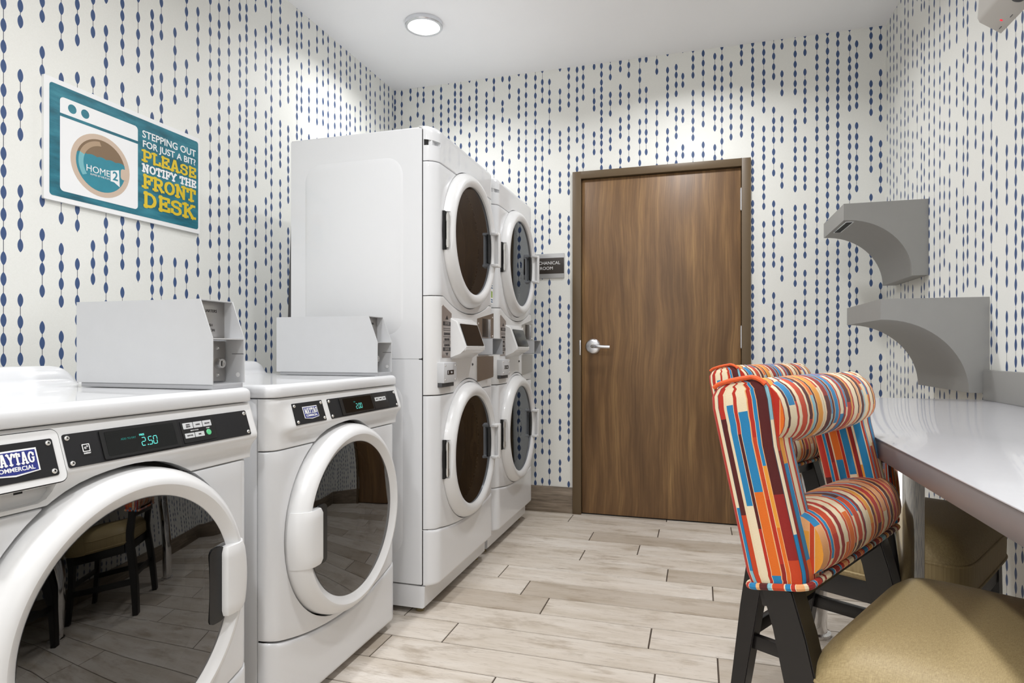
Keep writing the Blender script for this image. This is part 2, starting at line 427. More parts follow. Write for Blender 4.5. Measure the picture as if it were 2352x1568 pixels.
def panel(name, H, ztop, zbot, xf, mat, parent, back=-0.06, ny=44, nz=14, rnd=0.004):
    """closed appliance panel: front surface x = xf(y, z) between curves zbot(y) and ztop(y)"""
    ys = [-H + 2 * H * (0.5 - 0.5 * math.cos(math.pi * i / ny)) for i in range(ny + 1)]
    bm = bmesh.new(); front = []
    ts = [0.0, None, None] + [k / nz for k in range(1, nz)] + [None, None, 1.0]
    for y in ys:
        zb, zt = zbot(y), ztop(y); h = zt - zb; colv = []
        zs = [zb, zb + rnd * 0.3, zb + rnd] + [zb + h * k / nz for k in range(1, nz) if rnd * 1.2 < h * k / nz < h - rnd * 1.2] + [zt - rnd, zt - rnd * 0.3, zt]
        for j, z in enumerate(zs):
            d = min(z - zb, zt - z); ins = 0.0
            if d < rnd: ins = rnd * 0.7 * (1 - math.sqrt(max(0, 1 - (1 - d / rnd) ** 2)))
            colv.append((xf(y, z) - ins, y, z))
        front.append(colv)
    mcount = min(len(c) for c in front)
    if any(len(c) != mcount for c in front):
        # resample evenly when interior counts differ
        for i, y in enumerate(ys):
            zb, zt = zbot(y), ztop(y); colv = []
            for z in [zb, zb + rnd * 0.3, zb + rnd] + [zb + rnd + (zt - zb - 2 * rnd) * k / nz for k in range(1, nz)] + [zt - rnd, zt - rnd * 0.3, zt]:
                d = min(z - zb, zt - z); ins = 0.0
                if d < rnd: ins = rnd * 0.7 * (1 - math.sqrt(max(0, 1 - (1 - d / rnd) ** 2)))
                colv.append((xf(y, z) - ins, y, z))
            front[i] = colv
    V = [[bm.verts.new(p) for p in c] for c in front]
    Bk = [[bm.verts.new((back, p[1], p[2])) for p in c] for c in front]
    n, m = len(V), len(V[0])
    for i in range(n - 1):
        for j in range(m - 1):
            bm.faces.new((V[i][j], V[i][j + 1], V[i + 1][j + 1], V[i + 1][j]))
            bm.faces.new((Bk[i][j], Bk[i + 1][j], Bk[i + 1][j + 1], Bk[i][j + 1]))
        bm.faces.new((V[i][0], V[i + 1][0], Bk[i + 1][0], Bk[i][0]))
        bm.faces.new((V[i][-1], Bk[i][-1], Bk[i + 1][-1], V[i + 1][-1]))
    for j in range(m - 1):
        bm.faces.new((V[0][j], Bk[0][j], Bk[0][j + 1], V[0][j + 1]))
        bm.faces.new((V[-1][j], V[-1][j + 1], Bk[-1][j + 1], Bk[-1][j]))
    return finish(name, bm, mat, parent, 45)

def empty(name, loc, rz=0.0):
    o = bpy.data.objects.new(name, None); COL.objects.link(o); o.location = loc; o.rotation_euler = (0, 0, rz)
    o.empty_display_size = 0.1
    return o

def tag(o, label, cat, group=None):
    o['label'] = label; o['category'] = cat
    if group: o['group'] = group
    return o

def struct(o, label=None):
    o['kind'] = 'structure'
    if label: o['label'] = label
    return o

# writing: sans text converted to a mesh; frame = 4x4 (x right, y up, z out)
def text(name, s, size, frame, mat, parent, align='CENTER', sx=1.0, bold=0.0, ext=0.0003, spacing=1.0):
    cu = bpy.data.curves.new('t', 'FONT'); cu.body = s; cu.size = size; cu.align_x = align; cu.align_y = 'CENTER'
    cu.extrude = ext; cu.offset = bold; cu.space_character = spacing; cu.resolution_u = 3
    o = bpy.data.objects.new('t', cu); COL.objects.link(o)
    dg = bpy.context.evaluated_depsgraph_get(); dg.update()
    me = bpy.data.meshes.new_from_object(o.evaluated_get(dg)); me.name = name
    bpy.data.objects.remove(o); bpy.data.curves.remove(cu)
    me.transform(frame @ Matrix.Diagonal((sx, 1, 1, 1)))
    me.materials.clear()
    return link(name, me, mat, parent)

def frame_px(origin, tilt=0.0):
    """surface facing +X: x->+Y, y->+Z (leaning outwards at the bottom by tilt), z->+X"""
    ct, st = math.cos(tilt), math.sin(tilt)
    X = Vector((0, 1, 0)); Y = Vector((-st, 0, ct)); Z = Vector((ct, 0, st))
    m = Matrix((X, Y, Z)).transposed().to_4x4(); m.translation = Vector(origin)
    return m

def frame_my(origin):
    X = Vector((1, 0, 0)); Y = Vector((0, 0, 1)); Z = Vector((0, -1, 0))
    m = Matrix((X, Y, Z)).transposed().to_4x4(); m.translation = Vector(origin)
    return m

def seg7(name, s, h, frame, mat, parent):
    SEG = {'0': 'abcdef', '2': 'abged', '5': 'afgcd', '.': '.'}
    w = h * .52; t = h * .085; bm = bmesh.new(); x = 0
    P = {'a': (0, h / 2, w, h / 2), 'g': (0, 0, w, 0), 'd': (0, -h / 2, w, -h / 2), 'f': (0, 0, 0, h / 2), 'b': (w, 0, w, h / 2), 'e': (0, -h / 2, 0, 0), 'c': (w, -h / 2, w, 0)}
    tot = sum(.25 * h if c == '.' else w + .22 * h for c in s); x = -tot / 2
    for c in s:
        if c == '.':
            add_box(bm, x, x + t * 1.4, -h / 2 - t * .5, -h / 2 + t, 0, .0002); x += .25 * h; continue
        for k in SEG[c]:
            a, b, c2, d = P[k]; sk = lambda yy: yy * .12
            if b == d: add_box(bm, x + a + t * .6 + sk(b), x + c2 - t * .6 + sk(b), b - t / 2, b + t / 2, 0, .0002)
            else: add_box(bm, x + a - t / 2 + sk((b + d) / 2), x + a + t / 2 + sk((b + d) / 2), min(b, d) + t * .5, max(b, d) - t * .5, 0, .0002)
        x += w + .22 * h
    bmesh.ops.transform(bm, matrix=frame, verts=bm.verts)
    return finish(name, bm, mat, parent)

# slab serif lettering drawn as strokes on a 1 high cell
def arc(cx, cy, rx, ry, a0, a1, n=10):
    return [(cx + rx * math.cos(R(a0 + (a1 - a0) * k / n)), cy + ry * math.sin(R(a0 + (a1 - a0) * k / n))) for k in range(n + 1)]
SL = {
 'P': (0.78, [[(.2, 0), (.2, 1)], [(.2, .92), (.48, .92)] + arc(.48, .68, .2, .24, 90, -90) + [(.2, .44)]], [(.2, 0, .40), (.12, 1, .24)]),
 'L': (0.72, [[(.2, 0), (.2, 1)], [(.2, .08), (.66, .08), (.66, .3)]], [(.2, 1, .40)]),
 'E': (0.76, [[(.2, 0), (.2, 1)], [(.1, .08), (.68, .08), (.68, .28)], [(.1, .92), (.66, .92), (.66, .72)], [(.2, .5), (.5, .5)], [(.5, .38), (.5, .62)]], []),
 'A': (0.92, [[(.2, 0), (.42, 1), (.5, 1), (.72, 0)], [(.3, .32), (.62, .32)]], [(.19, 0, .34), (.73, 0, .34)]),
 'S': (0.74, [[(.62, .7), (.62, .84)] + arc(.37, .72, .24, .2, 40, 270) + arc(.37, .28, .25, .24, 90, -140), [(.12, .12), (.12, .32)]], []),
 'N': (0.92, [[(.2, 0), (.2, 1)], [(.2, .96), (.7, .04)], [(.7, 0), (.7, 1)]], [(.2, 0, .34), (.14, 1, .26), (.7, 1, .34)]),
 'O': (0.86, [arc(.43, .5, .31, .43, 0, 360, 24)], []),
 'T': (0.80, [[(.4, 0), (.4, 1)], [(.1, .7), (.1, .92), (.7, .92), (.7, .7)]], [(.4, 0, .40)]),
 'I': (0.46, [[(.23, 0), (.23, 1)]], [(.23, 0, .40), (.23, 1, .40)]),
 'F': (0.74, [[(.2, 0), (.2, 1)], [(.1, .92), (.66, .92), (.66, .7)], [(.2, .48), (.5, .48)], [(.5, .36), (.5, .6)]], [(.2, 0, .40)]),
 'Y': (0.86, [[(.12, 1), (.43, .46), (.74, 1)], [(.43, .46), (.43, 0)]], [(.43, 0, .38), (.14, 1, .32), (.72, 1, .32)]),
 'H': (0.92, [[(.2, 0), (.2, 1)], [(.72, 0), (.72, 1)], [(.2, .5), (.72, .5)]], [(.2, 0, .34), (.2, 1, .34), (.72, 0, .34), (.72, 1, .34)]),
 'R': (0.84, [[(.2, 0), (.2, 1)], [(.2, .92), (.46, .92)] + arc(.46, .7, .2, .22, 90, -90) + [(.2, .48)], [(.44, .48), (.7, .05)]], [(.2, 0, .36), (.12, 1, .24), (.74, 0.0, .2)]),
 'D': (0.84, [[(.2, 0), (.2, 1)], [(.1, .92), (.38, .92)] + arc(.38, .5, .32, .42, 90, -90, 14) + [(.1, .08)]], []),
 'K': (0.88, [[(.2, 0), (.2, 1)], [(.24, .42), (.68, .96)], [(.38, .58), (.7, .04)]], [(.2, 0, .34), (.2, 1, .34), (.68, 1, .26), (.72, 0, .28)]),
 'M': (1.06, [[(.2, 0), (.2, 1)], [(.2, .96), (.53, .15), (.86, .96)], [(.86, 0), (.86, 1)]], [(.2, 0, .32), (.16, 1, .24), (.86, 0, .32), (.90, 1, .24)]),
 'G': (0.86, [[(.68, .66), (.68, .84)] + arc(.42, .5, .29, .43, 40, 325, 20) + [(.66, .45)], [(.5, .46), (.78, .46)]], []),
 ' ': (0.42, [], []),
}
def slab(name, s, width, height, frame, mat, parent, th=0.17, ext=0.0004):
    W = sum(SL[c][0] for c in s); kx = width / W
    bm = bmesh.new(); x = -width / 2; n = 0
    def seg(p, q, t, lift):
        P = Vector((p[0], p[1], 0)); Q = Vector((q[0], q[1], 0)); d = Q - P
        if d.length < 1e-6: return
        d.normalize(); nn = Vector((-d.y, d.x, 0)) * t / 2; P = P - d * t * 0.28; Q = Q + d * t * 0.28
        vs = [bm.verts.new(frame @ Vector((v.x, v.y, ext + lift))) for v in (P - nn, Q - nn, Q + nn, P + nn)]
        bm.faces.new(vs)
    for c in s:
        w, strokes, serifs = SL[c]
        for st in strokes:
            pts = [(x + a * kx, (-.5 + th * 0.0 + b) * height) for a, b in st]
            for p, q in zip(pts, pts[1:]):
                vert = abs(q[0] - p[0]) < abs(q[1] - p[1])
                t = th * height * (1.15 if vert else 0.85); n += 1
                cl = lambda v: max(-height / 2 + t * .28 * 0 , min(height / 2, v))
                seg((p[0], cl(p[1])), (q[0], cl(q[1])), t, 1.2e-5 * (n % 41))
        for a, b, wd in serifs:
            yy = (-.5 + (0.07 if b == 0 else .93)) * height; n += 1
            seg((x + (a - wd / 2) * kx, yy), (x + (a + wd / 2) * kx, yy), th * height * 0.8, 1.2e-5 * (n % 41))
        x += w * kx
    return finish(name, bm, mat, parent, recalc=False)

# ------------------------------------------------------------------ room
XL, XR, YF, YB, HC = -1.944, 0.953, 3.729, -1.9, 2.722

def wall(name, v, mat):
    bm = bmesh.new(); add_box(bm, *v); o = finish(name, bm, mat); struct(o); return o
wall('wall_left', (XL - .12, XL, YB - .12, YF + .12, 0, HC), M['wp_y'])
wall('wall_right', (XR, XR + .12, YB - .12, YF + .12, 0, HC), M['wp_y'])
bm = bmesh.new()
add_box(bm, XL, -1.1, YB - .12, YB, 0, HC); add_box(bm, .25, XR, YB - .12, YB, 0, HC); add_box(bm, -1.1, .25, YB - .12, YB, 2.15, HC)  # opening invented so world light can come in and brighten the ceiling
struct(finish('wall_back', bm, M['wp_x']))
# far wall with the door opening
DX0, DX1, DZ = -0.683, 0.231, 2.032
FX0, FX1, FZ = -0.735, 0.279, 2.076
bm = bmesh.new()
add_box(bm, XL, FX0 + .012, YF, YF + .12, 0, HC); add_box(bm, FX1 - .012, XR, YF, YF + .12, 0, HC); add_box(bm, FX0 + .012, FX1 - .012, YF, YF + .12, FZ - .012, HC)
struct(finish('wall_far', bm, M['wp_x']))
wall('ceiling', (XL - .12, XR + .12, YB - .12, YF + .12, HC, HC + .1), M['ceiling'])

# plank tile floor
joints = {0: -.845, -1: -.698, -2: -.576, -3: -.162, -4: -.842, -5: -.129, 1: -.134, 2: -.543, 3: -.288, 4: -.552, 5: -.21, 6: .172}
PW, PL = 0.1583, 0.90
bm = bmesh.new(); lay = bm.faces.layers.float.new('plank')
add_box(bm, XL - .12, XR + .12, YB - .12, YF + .12, -.06, -.0022, mi=1)
row = -40
g = 0.0019
while True:
    y0 = 2.592 + row * PW; y1 = y0 + PW; row += 1
    if y0 > YF + .1: break
    if y1 < YB - .1: continue
    j = joints.get(row - 1, random.uniform(-.9, 0)); x = j - PL * 3
    while x < XR + .1:
        a, b = max(x, XL - .1) + g, min(x + PL, XR + .1) - g; ya, yb = max(y0, YB - .1) + g, min(y1, YF + .1) - g
        if b - a > .01 and yb - ya > .01:
            rv = random.random()
            T = [bm.verts.new(p) for p in ((a + .0012, ya + .0012, 0), (b - .0012, ya + .0012, 0), (b - .0012, yb - .0012, 0), (a + .0012, yb - .0012, 0))]
            B = [bm.verts.new(p) for p in ((a, ya, -.003), (b, ya, -.003), (b, yb, -.003), (a, yb, -.003))]
            fs = [bm.faces.new(T)] + [bm.faces.new((B[i], B[(i + 1) % 4], T[(i + 1) % 4], T[i])) for i in range(4)]
            for f in fs: f[lay] = rv
        x += PL
me_floor = finish('floor', bm, [M['floor'], M['grout']], None, 20, recalc=False); struct(me_floor)

# baseboards
def base(name, v):
    o = box(name, *v, M['basetile'], None, 0.003); struct(o)
base('baseboard_far', (XL, FX0, YF - .011, YF, 0, .158))
base('baseboard_left', (XL, XL + .011, YB, YF - .012, 0, .158))
base('baseboard_right', (XR - .011, XR, YB, YF - .012, 0, .158))
o = box('baseboard_far_right', FX1, XR - .012, YF - .011, YF, 0, .158, M['basetile'], None, .003); struct(o)

# door
door = empty('door_1', ((DX0 + DX1) / 2, YF, 0)); struct(door, 'walnut veneer door with a silver lever and dark bronze frame')
dx = door.location.x
def dl(x): return x - dx
box('door_slab', dl(DX0 + .003), dl(DX1 - .003), .004, .048, .008, DZ - .004, M['door'], door, .0015)
bm = bmesh.new()
for v in ((dl(FX0), dl(DX0), -.018, .118, 0, FZ), (dl(DX1), dl(FX1), -.018, .118, 0, FZ), (dl(DX0), dl(DX1), -.018, .118, DZ, FZ),
          (dl(DX0) , dl(DX0) + .014, .050, .100, 0, DZ), (dl(DX1) - .014, dl(DX1), .050, .100, 0, DZ), (dl(DX0), dl(DX1), .050, .100, DZ - .014, DZ)):
    add_box(bm, *v, bev=.0015)
finish('door_frame', bm, M['doorframe'], door)
box('threshold_seal', dl(DX0), dl(DX1), .012, .046, .001, .008, M['gap'], door, 0)
hd = lathe('door_handle', [(0.0001, -.012), (.030, -.012), (.040, -.009), (.046, -.002), (.046, .004)], M['nickel'], door, 'Y', (dl(-.613), 0, 1.018), 40)
bm = bmesh.new()
add_tube(bm, [(dl(-.613), -.008, 1.018), (dl(-.613), -.030, 1.018), (dl(-.609), -.046, 1.018), (dl(-.598), -.054, 1.018), (dl(-.57), -.056, 1.017), (dl(-.535), -.055, 1.015), (dl(-.505), -.052, 1.014)], .0105, 14)
finish('lever', bm, M['nickel'], hd)
bm = bmesh.new(); add_lathe(bm, [(.0001, -.014), (.007, -.014), (.008, -.010)], 'Y', (dl(-.613), -.0, 1.034), 16)
finish('key_cylinder', bm, M['chrome'], hd)
box('strike_plate', dl(DX0) - .009, dl(DX0) - .001, -.0195, -.017, .965, 1.055, M['nickel'], door, .0008)
for z in (1.848, 1.07, .22):
    bm = bmesh.new(); add_tube(bm, [(dl(DX1) - .001, -.004, z - .06), (dl(DX1) - .001, -.004, z + .06)], .0075, 12)
    add_tube(bm, [(dl(DX1) - .001, -.004, z - .064), (dl(DX1) - .001, -.004, z + .064)], .005, 12)
    finish('hinge', bm, M['nickel'], door)

# ------------------------------------------------------------------ washers
def washer(name, yc, kind, label):
    W = empty(name, (-1.05, yc, 0)); tag(W, label, 'washing machine')
    H = .3425; mir = 1 if kind == 1 else -1     # side of the door handle
    def plan(y, Rr=.038, power=1.0):
        d = max(0, abs(y) - (H - Rr)); return -Rr + math.sqrt(max(0, Rr * Rr - d * d)) if d > 0 else 0.0
    cab = box('cabinet', -.66, -.0440, -H, H, .028, .871, M['white'], W, .004)
    DZc, DR = .487, .284
    cut(cab, cyl_cutter(.225, -.40, .1, 0, DZc))
    bm = bmesh.new(); add_box(bm, -.06, -.030, -H + .006, H - .006, .05, .868)
    core = finish('inner_frame', bm, M['gap'], W); cut(core, cyl_cutter(.225, -.40, .1, 0, DZc))
    # top with rounded front corners and a soft lip
    ol = [(-.66, -H), ] + [(-.034 + .038 * math.cos(R(t)), -H + .036 + .038 * math.sin(R(t))) for t in range(-90, 1, 15)] + [(-.012 + .016 * math.cos(R(t)), H - .014 + .016 * math.sin(R(t))) for t in range(0, 91, 15)] + [(-.66, H + .002)]
    rows = []
    bm = bmesh.new()
    cxm = -.33
    for ins, z in ((.004, .8735), (.001, .8745), (0, .877), (0, .890), (.0005, .8965), (.0025, .9015), (.006, .9052), (.011, .9072), (.018, .9078), (.032, .9068), (.05, .9065), (.30, .9065)):
        row = []
        for x, y in ol:
            sx_ = (x - ins) if x > -.5 else x
            kx = 1 if x > -.5 else 0
            yy = y * (1 - ins / H) if ins < .29 else y * .1
            row.append(bm.verts.new((min(x, sx_) if kx else x, yy, z)))
        rows.append(row)
    for A, B in zip(rows, rows[1:]):
        for i in range(len(A)): bm.faces.new((A[i], A[(i + 1) % len(A)], B[(i + 1) % len(A)], B[i]))
    bm.faces.new(rows[0][::-1]); bm.faces.new(rows[-1])
    finish('top_panel', bm, M['white'], W, 50)
    # raised ridge along the back
    bm = bmesh.new()
    hp = [(-.655, .9065), (-.655, .950), (-.648, .956), (-.575, .957), (-.560, .954), (-.551, .946), (-.548, .925), (-.542, .912), (-.530, .9065)]
    sec = []
    prof_e = ((-.336, 0), (-.332, .7), (-.322, .93), (-.30, 1), (.272, 1), (.290, .97), (.303, .86), (.314, .66), (.322, .40), (.330, .15), (.338, 0.0))
    for y, k in prof_e:
        sec.append([bm.verts.new((a, y, .906 + (b - .906) * k)) for a, b in hp])
    for A, B in zip(sec, sec[1:]):
        for i in range(len(A) - 1): bm.faces.new((A[i], A[i + 1], B[i + 1], B[i]))
    finish('back_ridge', bm, M['white'], W, 60)
    # console
    knots = [(.700, 0), (.736, 0.0), (.752, .0005), (.764, .003), (.774, .009), (.781, .016), (.787, .0205), (.794, .0215), (.801, .0195), (.873, -.004), (.9, -.004)]
    def cx(z):
        for (a, fa), (b, fb) in zip(knots, knots[1:]):
            if a <= z <= b: return fa + (fb - fa) * (z - a) / (b - a)
        return 0
    def con(y, z):
        s = (y + H - .02) / .07; s = max(0, min(1, s)); s = s * s * (3 - 2 * s)
        base_ = plan(y) if y < 0 else plan(y, .006)
        c_ = cx(z)
        return base_ + (c_ * s if c_ > 0 else c_)
    smile = lambda y: .185 + .50 * y * y
    archt = lambda y: .7335
    cons = panel('console', H, lambda y: .871, lambda y: .7365, con, M['whitep'], W, back=-.0415, nz=34, rnd=.003)
    fp = panel('front_panel', H, archt, lambda y: smile(y) + .003, lambda y, z: plan(y), M['white'], W, back=-.0415, rnd=.005)
    c = cyl_cutter(DR + .008, -.03, .1, 0, DZc + .003); cut(fp, c)
    c = cyl_cutter(.225, -.40, .1, 0, DZc); cut(fp, c)
    cut(cons, cyl_cutter(DR + .008, -.03, .1, 0, DZc + .003))
    panel('toe_panel', H, lambda y: smile(y) - .002, lambda y: .032, lambda y, z: plan(y) + .002, M['white'], W, back=-.0415, rnd=.008)
    for sx in (-.60, -.08):
        for sy in (-.29, .29):
            lathe('foot', [(.0001, 0), (.018, 0), (.018, .01), (.008, .012), (.008, .034)], M['darkgrey'], W, 'Z', (sx, sy, 0), 16)
    # door
    ring = [(.222, -.03), (.222, .028), (.228, .034), (.238, .040), (.247, .0475), (.252, .050), (.258, .0495), (.266, .045), (.276, .034), (.2825, .018), (DR, 0), (DR, -.029)]
    d = lathe('door', ring, M['whitep'], W, 'X', (0, 0, DZc), 112, 28)
    lathe('gap_shade_ring', [(.296, -.0298), (.282, -.0298), (.282, -.0280), (.296, -.0280)], M['gap'], d, 'X', (0, 0, DZc), 96)  # black ring standing in for the shade in the gap round the door
    gp = [(0.0001, .050)] + [(.229 * k / 10, .050 - .014 * (k / 10) ** 2.2) for k in range(1, 11)] 
    lathe('door_glass', gp, M['glass_w'], d, 'X', (0, 0, DZc), 96, 60)
    # bowl and drum behind the glass
    lathe('drum', [(.222, -.03), (.215, -.05), (.20, -.06), (.218, -.10), (.218, -.38), (.10, -.395), (.0001, -.395)], M['drum'], W, 'X', (0, 0, DZc), 72)
    # handle
    s = mir
    bm = bmesh.new()
    sec = []
    for k in range(13):
        z = -.076 + .152 * k / 12; rim = math.sqrt(.2865 ** 2 - z * z)
        e = 1 if 0 < k < 12 else .90
        yo = rim; yi = .196 if 0 < k < 12 else .200
        pr = [(yo, .004), (yo - .001, .020), (yo - .010, .041), (yo - .024, .055), (yo - .040, .0605), (yi + .016, .0605), (yi + .004, .058), (yi, .050), (yi, .036)]
        sec.append([bm.verts.new((x * e + (1 - e) * .02, s * y, DZc + z)) for y, x in pr])
    for A, B in zip(sec, sec[1:]):
        for i in range(len(A) - 1): bm.faces.new((A[i], A[i + 1], B[i + 1], B[i]))
        bm.faces.new((A[-1], A[0], B[0], B[-1]))
    bm.faces.new(sec[0]); bm.faces.new(sec[-1])
    finish('door_handle', bm, M['whitep'], d, 40)
    ya, yb = sorted((s * .160, s * .205))
    bm = bmesh.new(); add_prism(bm, rrect(ya, yb, DZc - .084, DZc + .080, .014), .030, .0440, 'YZ'); finish('handle_recess', bm, M['black'], d)
    # plates on the slanted console
    tilt = math.atan2(.0235, .072)
    def plate(nm, y0, y1, parent, zt=.853, zb=.7965, mat=None, th=.0018, lift=0.0, rr=.004):
        zc = (zt + zb) / 2; xc = -.004 + (.873 - zc) * (.0235 / .072) + lift
        F = frame_px((xc, (y0 + y1) / 2, zc), tilt); hh = (zt - zb) / 2 / math.cos(tilt); hw = (y1 - y0) / 2
        b = bmesh.new(); add_prism(b, rrect(-hw, hw, -hh, hh, rr, 4), -.004, th, 'XY'); bmesh.ops.transform(b, matrix=F, verts=b.verts)
        return finish(nm, b, mat or M['plate'], parent), F, hw, hh
    def screws(o, F, hw, hh, sk=()):
        for i, (a, b_) in enumerate(((-1, -1), (-1, 1), (1, -1), (1, 1))):
            b = bmesh.new(); add_lathe(b, [(.0012, .0030), (.0016, .0042), (.0032, .0042), (.0044, .0032), (.0048, .0016)], 'Z', (a * (hw - .0075), b_ * (hh - .0075), 0), 16)
            bmesh.ops.transform(b, matrix=F, verts=b.verts); finish('screw', b, M['screw'], o)
    def rect(nm, F, x0, x1, y0, y1, mat, par, z0=.0018, z1=.0024, rr=.001):
        b = bmesh.new(); add_prism(b, rrect(x0, x1, y0, y1, rr, 3), z0, z1, 'XY'); bmesh.ops.transform(b, matrix=F, verts=b.verts)
        return finish(nm, b, mat, par)
    def badge(F, par, cxx, w):
        h = w * .52
        b = bmesh.new(); add_prism(b, [(cxx - w / 2, -h / 2 + h * .06), (cxx, -h / 2 - h * .05), (cxx + w / 2, -h / 2 + h * .06), (cxx + w / 2, h / 2), (cxx - w / 2, h / 2)], .0018, .0026, 'XY')
        bmesh.ops.transform(b, matrix=F, verts=b.verts); bo = finish('brand_badge', b, M['ink_w'], par)
        b = bmesh.new(); add_prism(b, [(cxx - w * .465, -h * .40), (cxx, -h * .48), (cxx + w * .465, -h * .40), (cxx + w * .465, h * .43), (cxx - w * .465, h * .43)], .0026, .0030, 'XY')
        bmesh.ops.transform(b, matrix=F, verts=b.verts); finish('badge_field', b, M['blue'], bo)
        slab('badge_lettering', 'MAYTAG', w * .86, h * .46, F @ Matrix.Translation((cxx, h * .13, .0031)), M['ink_w'], bo, th=.14)
        text('badge_lettering', 'COMMERCIAL', w * .125, F @ Matrix.Translation((cxx, -h * .275, .0031)), M['ink_w'], bo, bold=.0002)
    if kind == 1:
        # dispenser drawer
        drx = lambda y, z: -.004 + (.873 - z) * (.0235 / .072) + .0035
        b = bmesh.new(); zc = .8225; F = frame_px((-.004 + (.873 - zc) * (.0235 / .072), -.232, zc), tilt)
        add_prism(b, rrect(-.093, .093, -.046, .0435, .012, 6), -.03, .0015, 'XY'); 
        bmesh.ops.bevel(b, geom=[e for e in b.edges if e.calc_face_angle(0) > 1.2 and e.verts[0].co.z > 0 and e.verts[1].co.z > 0], offset=.0013, segments=2, affect='EDGES')
        bmesh.ops.transform(b, matrix=F, verts=b.verts)
        dr = finish('dispenser_drawer', b, M['whitep'], W)
        b = bmesh.new(); add_prism(b, rrect(-.0945, .0945, -.0475, .045, .0135, 6), -.002, .0004, 'XY'); bmesh.ops.transform(b, matrix=F, verts=b.verts)
        finish('drawer_gap', b, M['gap'], dr)
        # finger recess under the drawer, with a latch slot
        b = bmesh.new(); add_prism(b, [(-.318, .744), (-.170, .744), (-.156, .749), (-.147, .760), (-.143, .779), (-.318, .779)], -.03, .08, 'YZ')
        cut(cons, b)
        b = bmesh.new(); pts = [(-.029, .742), (-.0285, .782)]
        add_box(b, -.030, -.012, -.318, -.143, .7425, .782, .004)
        finish('finger_recess', b, M['whitep'], dr)
        box('latch_slot', -.0122, -.0115, -.200, -.186, .764, .771, M['gap'], dr, 0)
        p, F, hw, hh = plate('badge_plate', -.312, -.152, dr, .850, .790, lift=.0012); screws(p, F, hw, hh)
        badge(F, p, .012, .078)
        p, F, hw, hh = plate('control_plate', -.133, .316, W); screws(p, F, hw, hh)
        f0 = -.0915
        fr = rect('display_bezel', F, -.067 + f0, .107 + f0, -hh + .003, hh - .002, M['black'], p, .0018, .0042, .003)
        sc_ = rect('display_screen', F, -.058 + f0, .097 + f0, -hh + .008, hh - .006, M['display'], fr, .0042, .0046, .002)
        seg7('display_digits', '2.50', .0155, F @ Matrix.Translation((.034 + f0, -.005, .0048)), M['led'], sc_)
        text('display_words', 'FREE', .0055, F @ Matrix.Translation((.018 + f0, .0085, .0049)), M['led'], sc_)
        text('display_words', 'ADD TO PAY', .0055, F @ Matrix.Translation((-.012 + f0, .0055, .0049)), M['led_dim'], sc_)
        lg = rect('energy_mark', F, -.105 + f0, -.087 + f0, -.013, .009, M['plate'], p, .0018, .0022)
        rect('energy_square', F, -.103 + f0, -.089 + f0, -.006, .008, M['ink_w'], lg, .0022, .0024)
        rect('energy_square', F, -.1015 + f0, -.0905 + f0, -.0045, .0065, M['plate'], lg, .0024, .0026)
        text('energy_lettering', 'e*', .009, F @ Matrix.Translation((-.096 + f0, .0015, .0028)), M['ink_w'], lg)
        text('energy_lettering', 'ENERGY', .0035, F @ Matrix.Translation((-.096 + f0, -.009, .0028)), M['ink_w'], lg, bold=.0001)
        kp = rect('keypad', F, .116 + f0, .207 + f0, -hh + .006, hh - .006, M['black'], p, .0018, .0030, .002)
        def key(x0, x1, y0, y1, words):
            k = rect('key', F, x0 + f0, x1 + f0, y0, y1, M['keycap'], kp, .0030, .0038, .0008)
            for i, w_ in enumerate(words):
                text('key_lettering', w_, .0036, F @ Matrix.Translation(((x0 + x1) / 2 + f0, (y0 + y1) / 2 + (len(words) - 1) * .0020 - i * .0042, .0041)), M['ink_k'], k, sx=.8)
        key(.121, .147, .006, .019, ['WHITES', 'BRIGHTS']); key(.149, .173, .006, .019, ['NORMAL']); key(.175, .199, .006, .019, ['DELICATES'])
        key(.121, .146, -.014, -.0035, ['HEAVY SOIL']); key(.148, .173, -.014, -.0035, ['RINSE'])
        text('keypad_lettering', 'SELECT CYCLE', .0033, F @ Matrix.Translation((.149 + f0, .0012, .0034)), M['ink_w'], kp)
        text('keypad_lettering', 'START', .0033, F @ Matrix.Translation((.187 + f0, .0018, .0034)), M['ink_w'], kp)
        b = bmesh.new(); add_lathe(b, [(.0001, .0042), (.006, .0042), (.0067, .0034), (.0067, .003)], 'Z', (.187 + f0, -.0075, 0), 24)
        bmesh.ops.transform(b, matrix=F, verts=b.verts); finish('start_button', b, M['green'], kp)
    else:
        p, F, hw, hh = plate('badge_plate', -.266, -.129, W, rr=.002); screws(p, F, hw, hh); badge(F, p, .004, .066)
        p, F, hw, hh = plate('control_plate', -.103, .316, W); screws(p, F, hw, hh)
        f0 = -.1065
        fr = rect('display_bezel', F, -.044 + f0, .150 + f0, -hh + .003, hh - .002, M['black'], p, .0018, .0040, .003)
        sc_ = rect('display_screen', F, -.026 + f0, .142 + f0, -hh + .008, hh - .006, M['display'], fr, .0040, .0046, .002)
        seg7('display_digits', '2.00', .0155, F @ Matrix.Translation((.058 + f0, -.005, .0048)), M['led'], sc_)
        text('display_words', 'FREE', .0050, F @ Matrix.Translation((.035 + f0, .0090, .0049)), M['led_dim'], sc_)
        kp = rect('keypad', F, .154 + f0, .252 + f0, -hh + .005, hh - .004, M['black'], p, .0018, .0028, .003)
        for a, w_ in ((.166, 'WHITES'), (.191, 'NORMAL'), (.216, 'BRIGHT')):
            k = rect('key', F, a + f0, a + .023 + f0, .0005, .0135, M['keycap'], kp, .0028, .0036, .0008)
            text('key_lettering', w_, .0042, F @ Matrix.Translation((a + .0115 + f0, .007, .0039)), M['ink_k'], k, sx=.8)
    return W

